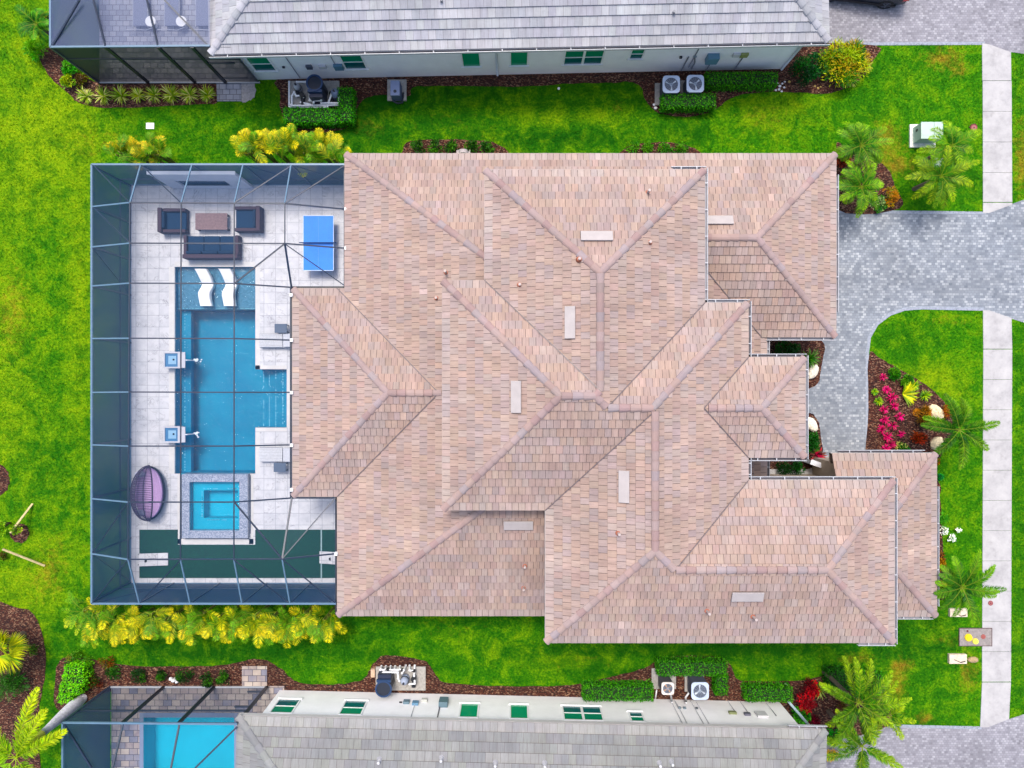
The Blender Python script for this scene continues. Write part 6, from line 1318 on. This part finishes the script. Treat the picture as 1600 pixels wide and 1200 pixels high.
for (x0, x1, y0, y1), lab in (((450, 530, 126, 166), 'concrete slab under the pool equipment of the top house'), ((587, 665, 1042, 1079), 'concrete slab under the pool equipment of the bottom house'), ((605, 635, 124, 157), 'light concrete slab under the grey generator')):
    a = W(x0, y0, .1); b = W(x1, y1, .1); m = MB(); m.box(a.x, b.x, b.y, a.y, .0, .1, lin(196, 192, 186)); tag(m.build('equipment_pad', M_ROUGH, org=((a.x + b.x) / 2, (a.y + b.y) / 2, 0), bevel=.01), lab, 'concrete pad')
def pipes(label, runs, r=.045, col=lin(244, 246, 250, .9), name='pipework'):
    m = MB()
    for run in runs:
        for a, b in zip(run[:-1], run[1:]): m.cyl(W(*a), W(*b), r, r, 8, col)
        for q in run: w = W(*q); m.ball(tuple(w), r * 1.3, r * 1.3, r * 1.3, 8, 6, col)
    q = W(*runs[0][0]); tag(m.build(name, M_PLASTIC, org=(q.x, q.y, 0), smooth=False), label, 'pipes')
pipes('white pool pipes around the black heater of the top house', [[(452, 128, .15), (452, 163, .15), (455, 165, .3), (533, 164, .3)], [(452, 167, .15), (480, 167, .2), (500, 168, .2), (512, 167, .3)], [(461, 147, .4), (463, 150, .4), (472, 149, .4), (474, 153, .3)], [(484, 148, .5), (484, 157, .5), (502, 157, .6), (502, 155, .7)], [(502, 161, .4), (530, 161, .4), (530, 145, .5), (534, 144, .5)], [(518, 147, .6), (513, 161, .4)], [(464, 128, .3), (478, 128, .3)], [(460, 144, .3), (456, 150, .3), (456, 163, .2)], [(490, 166, .1), (490, 160, .6)], [(470, 160, .3), (485, 163, .3)]])
pipes('white pool pipes beside the navy heater of the bottom house', [[(x, 1041, .1), (x - 1, 1046, .5)] for x in (596, 603, 610.5, 617.5, 625)] + [[(594, 1046.5, .5), (626, 1046.5, .5)], [(634, 1040, .1), (631, 1047, .6), (628, 1052, .5)], [(640, 1040, .1), (640, 1047, .5), (645, 1048.5, .5)], [(648, 1040, .1), (647, 1056, .5)], [(599, 1055, .6), (599, 1050.5, .7), (621.5, 1050.5, .7), (622, 1060, .7), (624, 1064, .6)], [(640, 1069, .6), (648, 1068, .6), (648, 1064, .6)]])
def tank(label, px, py, z, r, col, name='pool_filter', cat='pool filter'):
    p = W(px, py, z); o = thing(name, label, cat, (p.x, p.y, 0)); m = MB(); m.cyl((p.x, p.y, .1), (p.x, p.y, z * .5), r, r, 18, col); m.ball((p.x, p.y, z * .5), r, r, z * .4, 18, 10, mixc(col, (1, 1, 1), .1), z0=0); m.build('tank', M_PLASTIC, o, smooth=True)
    m = MB(); m.cyl((p.x, p.y, z * .48), (p.x, p.y, z * .53), r * 1.08, r * 1.08, 18, (.01, .012, .02)); m.build('clamp_band', M_METAL, o); m = MB(); m.cyl((p.x, p.y, z * .88), (p.x, p.y, z), .05, .05, 10, (.02, .02, .03)); m.build('valve', M_METAL, o)
tank('grey cylindrical pool filter right of the navy heater', 630, 1069, .9, .2, lin(160, 176, 206, .75)); tank('blue grey pool filter right of the black heater', 521, 141, .9, .24, lin(86, 116, 160)); tank('pale pool filter at the upper left of the top equipment slab', 461, 131, .8, .17, lin(190, 196, 210))
def pump(label, px, py, col=(.01, .014, .024)):
    p = W(px, py, .2); o = thing('pool_pump', label, 'pool pump', (p.x, p.y, .1)); m = MB(); m.cyl((p.x - .02, p.y - .3, .26), (p.x, p.y + .05, .26), .1, .1, 14, col); m.build('motor', M_METAL, o); m = MB(); m.cyl((p.x, p.y + .16, .1), (p.x, p.y + .16, .42), .11, .11, 14, mixc(col, (.1, .12, .16), .5)); m.build('strainer', M_PLASTIC, o); m = MB(); m.cyl((p.x, p.y + .16, .42), (p.x, p.y + .16, .46), .13, .13, 14, (.008, .01, .015)); m.build('lid', M_PLASTIC, o)
pump('black pool pump between the filter and the slab end, bottom house', 647, 1063); pump('dark pool pump left of the black heater, upper one', 466, 142); pump('dark pool pump left of the black heater, lower one', 474, 156); pump('dark pool pump right of the black heater, by the hedge', 520, 154)
for i, (px, py) in enumerate(((606, 1046), (628, 1047.5), (647, 1049))):
    p = W(px, py, .6); m = MB(); m.cyl((p.x, p.y, .45), (p.x, p.y, .62), .06, .06, 10, (.01, .01, .012)); m.box(p.x - .12, p.x + .02, p.y - .02, p.y + .02, .62, .65, (.01, .01, .012)); tag(m.build('pipe_valve', M_PLASTIC, org=(p.x, p.y, .4)), ('black valve on the white pipes, left one above the navy heater', 'black valve on the white pipes, middle one', 'black valve on the white pipes, right one above the pump')[i], 'valve')
m = MB(); p = W(583, 1051, .1); m.box(p.x - .1, p.x + .1, p.y - .2, p.y + .2, 0, .2, lin(226, 190, 160, .75)); tag(m.build('paver_block', M_ROUGH, org=(p.x, p.y, 0), bevel=.01), 'small tan paver block left of the lower equipment slab', 'paver block')
p = W(617, 139, .8); o = thing('generator', 'grey standby generator against the top house wall', 'generator', (p.x, p.y, .1))
m = MB(); m.box(p.x - .24, p.x + .24, p.y - .3, p.y + .42, .1, .72, lin(96, 112, 150)); m.build('housing', M_PAINT, o, bevel=.04); m = MB(); m.box(p.x - .22, p.x + .22, p.y - .3, p.y + .42, .72, .78, lin(140, 154, 190, .75)); m.cyl((p.x, p.y - .1, .78), (p.x, p.y - .1, .79), .08, .08, 14, (.03, .04, .06)); m.build('lid', M_PAINT, o, bevel=.02)
m = MB(); m.tube([(p.x - .27, p.y - .02, .12), (p.x - .2, p.y - .3, .12), (p.x, p.y - .42, .12), (p.x + .25, p.y - .4, .12), (p.x + .3, p.y + .1, .12)], .05, 8, (.012, .016, .03)); m.build('base_frame', M_METAL, o)
p = W(1228, 1071, .05); m = MB(); m.box(p.x - .07, p.x + .07, p.y - .15, p.y + .12, .02, .12, lin(240, 236, 240, .85)); tag(m.build('drain_outlet', M_PAINT, org=(p.x, p.y, 0), bevel=.01), 'small white block on the mulch above the short clipped hedge', 'drain outlet')
p = W(270, 1064, .3); m = MB(); m.ball((p.x, p.y, .2), .13, .1, .16, 8, 6, lin(250, 250, 250, .9), .15); m.ball((p.x - .1, p.y + .1, .3), .09, .08, .1, 8, 6, lin(250, 250, 250, .9), .15); m.ball((p.x + .12, p.y - .12, .14), .08, .07, .1, 8, 6, lin(246, 246, 250, .9), .15); tag(m.build('garden_ornament', M_PAINT, org=(p.x, p.y, 0)), 'small white garden ornament left of the fourth round shrub', 'ornament')
p = W(724, 237, .6); m = MB(); rows = []
m.box(p.x - .34, p.x + .34, p.y - .1, p.y + .1, .3, .55, lin(206, 196, 196)); m.cyl((p.x, p.y - .09, .55), (p.x, p.y + .09, .55), .22, .22, 20, lin(210, 200, 200)); m.box(p.x - .1, p.x + .1, p.y - .12, p.y + .11, .3, .5, (.03, .03, .03)); m.box(p.x - .3, p.x - .2, p.y - .08, p.y + .08, 0, .3, lin(180, 170, 170)); m.box(p.x + .2, p.x + .3, p.y - .08, p.y + .08, 0, .3, lin(180, 170, 170)); tag(m.build('garden_bench_back', M_ROUGH, org=(p.x, p.y, 0)), 'small pale arched stone piece showing above the brown roof edge', 'stone ornament')
# car: rear right part of a dark SUV in the top driveway
Xr = 19.25; Yn = 18.42; Yf = Yn + 1.9; o = thing('parked_car', 'dark car with red tail light, cut off by the top edge', 'car', (Xr, Yn, .015)); o.rotation_euler = (0, 0, R(-7))
def prof(z):   # rear outline of the body by height
    return 0
m = MB(); sect = [(-4.7, .45, .75, .0), (-4.55, .35, .95, .0), (-3.7, .3, 1.02, .02), (-3.0, .28, 1.08, .02), (-1.0, .28, 1.12, .02), (-.45, .3, 1.12, .03), (-.15, .36, 1.08, .1), (0, .48, .95, .26)]; rows = []
for dx, zb, zt, ins in sect:
    x = Xr + dx; y0 = Yn + ins; y1 = Yf - ins; rows.append([(x, y0 + .06, zb), (x, y0, zb + .12), (x, y0 - .015, (zb + zt) / 2), (x, y0 + .03, zt - .12), (x, y0 + .13, zt), (x, y1 - .13, zt), (x, y1 - .03, zt - .12), (x, y1 + .015, (zb + zt) / 2), (x, y1, zb + .12), (x, y1 - .06, zb)])
m.grid(rows, lin(54, 60, 76, .6), closed=True); m.face([Vector(q) for q in rows[0]], lin(54, 60, 76)); m.face([Vector(q) for q in reversed(rows[-1])], lin(54, 60, 76)); m.build('body', M_METAL, o, smooth=True)
m = MB(); rows = []
for dx, zt, ins in ((-3.3, 1.1, .12), (-2.6, 1.55, .2), (-1.0, 1.6, .2), (-.5, 1.5, .2), (-.2, 1.1, .16)): x = Xr + dx; rows.append([(x, Yn + .1, 1.05), (x, Yn + ins, zt), (x, Yf - ins, zt), (x, Yf - .1, 1.05)])
m.grid(rows, lin(150, 160, 170)); m.build('roof', M_METAL, o, smooth=True)
m = MB()
for q in ((-2.9, -1.75), (-1.65, -.6)): m.face([(Xr + q[0], Yn + .1, 1.12), (Xr + q[1], Yn + .1, 1.12), (Xr + q[1] - .05, Yn + .19, 1.48), (Xr + q[0] + .35, Yn + .19, 1.48)], (.01, .012, .015))
m.build('side_window', M_GLASS, o)
m = MB(); m.box(Xr - 4.2, Xr - .5, Yn - .02, Yn + .1, .27, .42, (.01, .01, .014)); m.build('sill', M_PLASTIC, o)
for y in (Yn + .1, Yf - .1):
    m = MB(); s = -1 if y < (Yn + Yf) / 2 else 1; m.grid([[(Xr + .01 - .0, y + .2 * -s, .78), (Xr + .012, y + .2 * -s, 1.0)], [(Xr - .08, y, .76), (Xr - .1, y, 1.02)], [(Xr - .42, y + s * .12, .84), (Xr - .4, y + s * .1, 1.04)]], lin(226, 10, 30, .9)); m.build('tail_light', M_GLASS, o)
for dx in (-.98, -3.75):
    for s, y in ((-1, Yn + .02), (1, Yf - .02)):
        m = MB(); m.cyl((Xr + dx, y - s * .24, .36), (Xr + dx, y + s * .02, .36), .36, .36, 28, (.012, .012, .016)); w_ = m.build('wheel', M_DARK, o); m = MB(); m.cyl((Xr + dx, y + s * .0, .36), (Xr + dx, y + s * .03, .36), .24, .24, 24, lin(60, 64, 80)); 
        for k in range(5): a = k * 1.257; m.beam((Xr + dx, y + s * .035, .36), (Xr + dx + .22 * math.cos(a), y + s * .035, .36 + .22 * math.sin(a)), .05, .02, lin(110, 116, 130))
        m.build('rim', M_METAL, w_)

# ================================================================ grass blades over the lawn
import numpy as np
def inpoly(x, y, poly):
    n = len(poly); r = np.zeros(len(x), bool); j = n - 1
    for i in range(n):
        xi_, yi_ = poly[i]; xj, yj = poly[j]
        with np.errstate(divide='ignore', invalid='ignore'): r ^= ((yi_ > y) != (yj > y)) & (x < (xj - xi_) * (y - yi_) / (yj - yi_ + 1e-12) + xi_)
        j = i
    return r
def blades(count=420000):
    rg = np.random.default_rng(5); X = rg.uniform(-26, 26, count); Y = rg.uniform(-19.6, 19.6, count); px = 800 + X * FSC; py = 600 - Y * FSC
    bad = np.zeros(count, bool)
    DRP = [DR, [(1240, -300), (2300, -300), (2300, 100), (1600, 84), (1578, 81), (1536, 68), (1330, 69), (1240, 90)], [(1240, 1145), (1395, 1134), (1532, 1137), (1575, 1124), (1600, 1116), (2300, 1080), (2300, 1700), (1240, 1700)],
           [(1534, 60), (1581, 60), (1582, 340), (1535, 340)], [(1535, 480), (1581, 480), (1576, 1140), (1531, 1140)], [(205, 288), (620, 288), (620, 912), (205, 912)], [(154, -50), (405, -50), (405, 130), (154, 130)], [(173, 1071), (445, 1071), (445, 1300), (173, 1300)],
           [(395, -50), (1225, -50), (1225, 108), (395, 128)], [(437, 1074), (1229, 1100), (1260, 1300), (437, 1300)], [(545, 262), (1280, 262), (1280, 520), (1190, 760), (1400, 760), (1400, 945), (545, 945)], [(1422, 193), (1462, 193), (1462, 231), (1422, 231)],
           [(1497, 980), (1550, 980), (1550, 1010), (1497, 1010)], [(337, 126), (398, 126), (398, 159), (337, 159)]]
    for poly in DRP: bad |= inpoly(px, py, poly)
    for b in BEDS:
        bad |= inpoly(px, py, b)
    bad |= (px - 30) ** 2 + (py - 833) ** 2 < 190; bad |= (px - 1521) ** 2 + (py - 200) ** 2 < 60; bad |= (px < 14) & (abs(py - 752) < 22)
    k = ~bad; X = X[k]; Y = Y[k]; px = px[k]; py = py[k]; n = len(X)
    wear_shade = np.zeros((n, 3)); wear_shade[:, 0] += (px < 150) * .26; side = ((py < 260) & (px > 400) & (px < 1100)) | ((py > 960) & (px > 200) & (px < 1500)); wear_shade[:, 0] -= side * .04; wear_shade[:, 2] += side * .26
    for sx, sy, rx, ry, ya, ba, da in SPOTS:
        g = np.exp(-1.1 * np.minimum(20, ((px - sx) / rx) ** 2 + ((py - sy) / ry) ** 2)); wear_shade[:, 0] += ya * g; wear_shade[:, 1] += ba * g; wear_shade[:, 2] += da * g
    a = rg.uniform(0, 6.283, n); w = rg.uniform(.012, .022, n); h = rg.uniform(.035, .075, n); ln = rg.uniform(.02, .06, n); b = rg.uniform(0, 6.283, n)
    V = np.zeros((n, 3, 3)); V[:, 0] = np.stack([X - w * np.cos(a), Y - w * np.sin(a), np.zeros(n)], 1); V[:, 1] = np.stack([X + w * np.cos(a), Y + w * np.sin(a), np.zeros(n)], 1); V[:, 2] = np.stack([X + ln * np.cos(b), Y + ln * np.sin(b), h], 1)
    me = bpy.data.meshes.new('grass'); me.vertices.add(n * 3); me.vertices.foreach_set('co', V.ravel()); me.loops.add(n * 3); me.loops.foreach_set('vertex_index', np.arange(n * 3, dtype=np.int32)); me.polygons.add(n); me.polygons.foreach_set('loop_start', np.arange(0, n * 3, 3, dtype=np.int32))
    me.update(calc_edges=True); at = me.attributes.new('wear_shade', 'FLOAT_COLOR', 'POINT'); c = np.ones((n, 3, 4)); c[:, :, :3] = np.maximum(0, wear_shade)[:, None, :]; at.data.foreach_set('color', c.astype(np.float32).ravel())
    me.materials.append(M_GRASS); o = bpy.data.objects.new('grass', me); C.objects.link(o); o['kind'] = 'stuff'
blades()
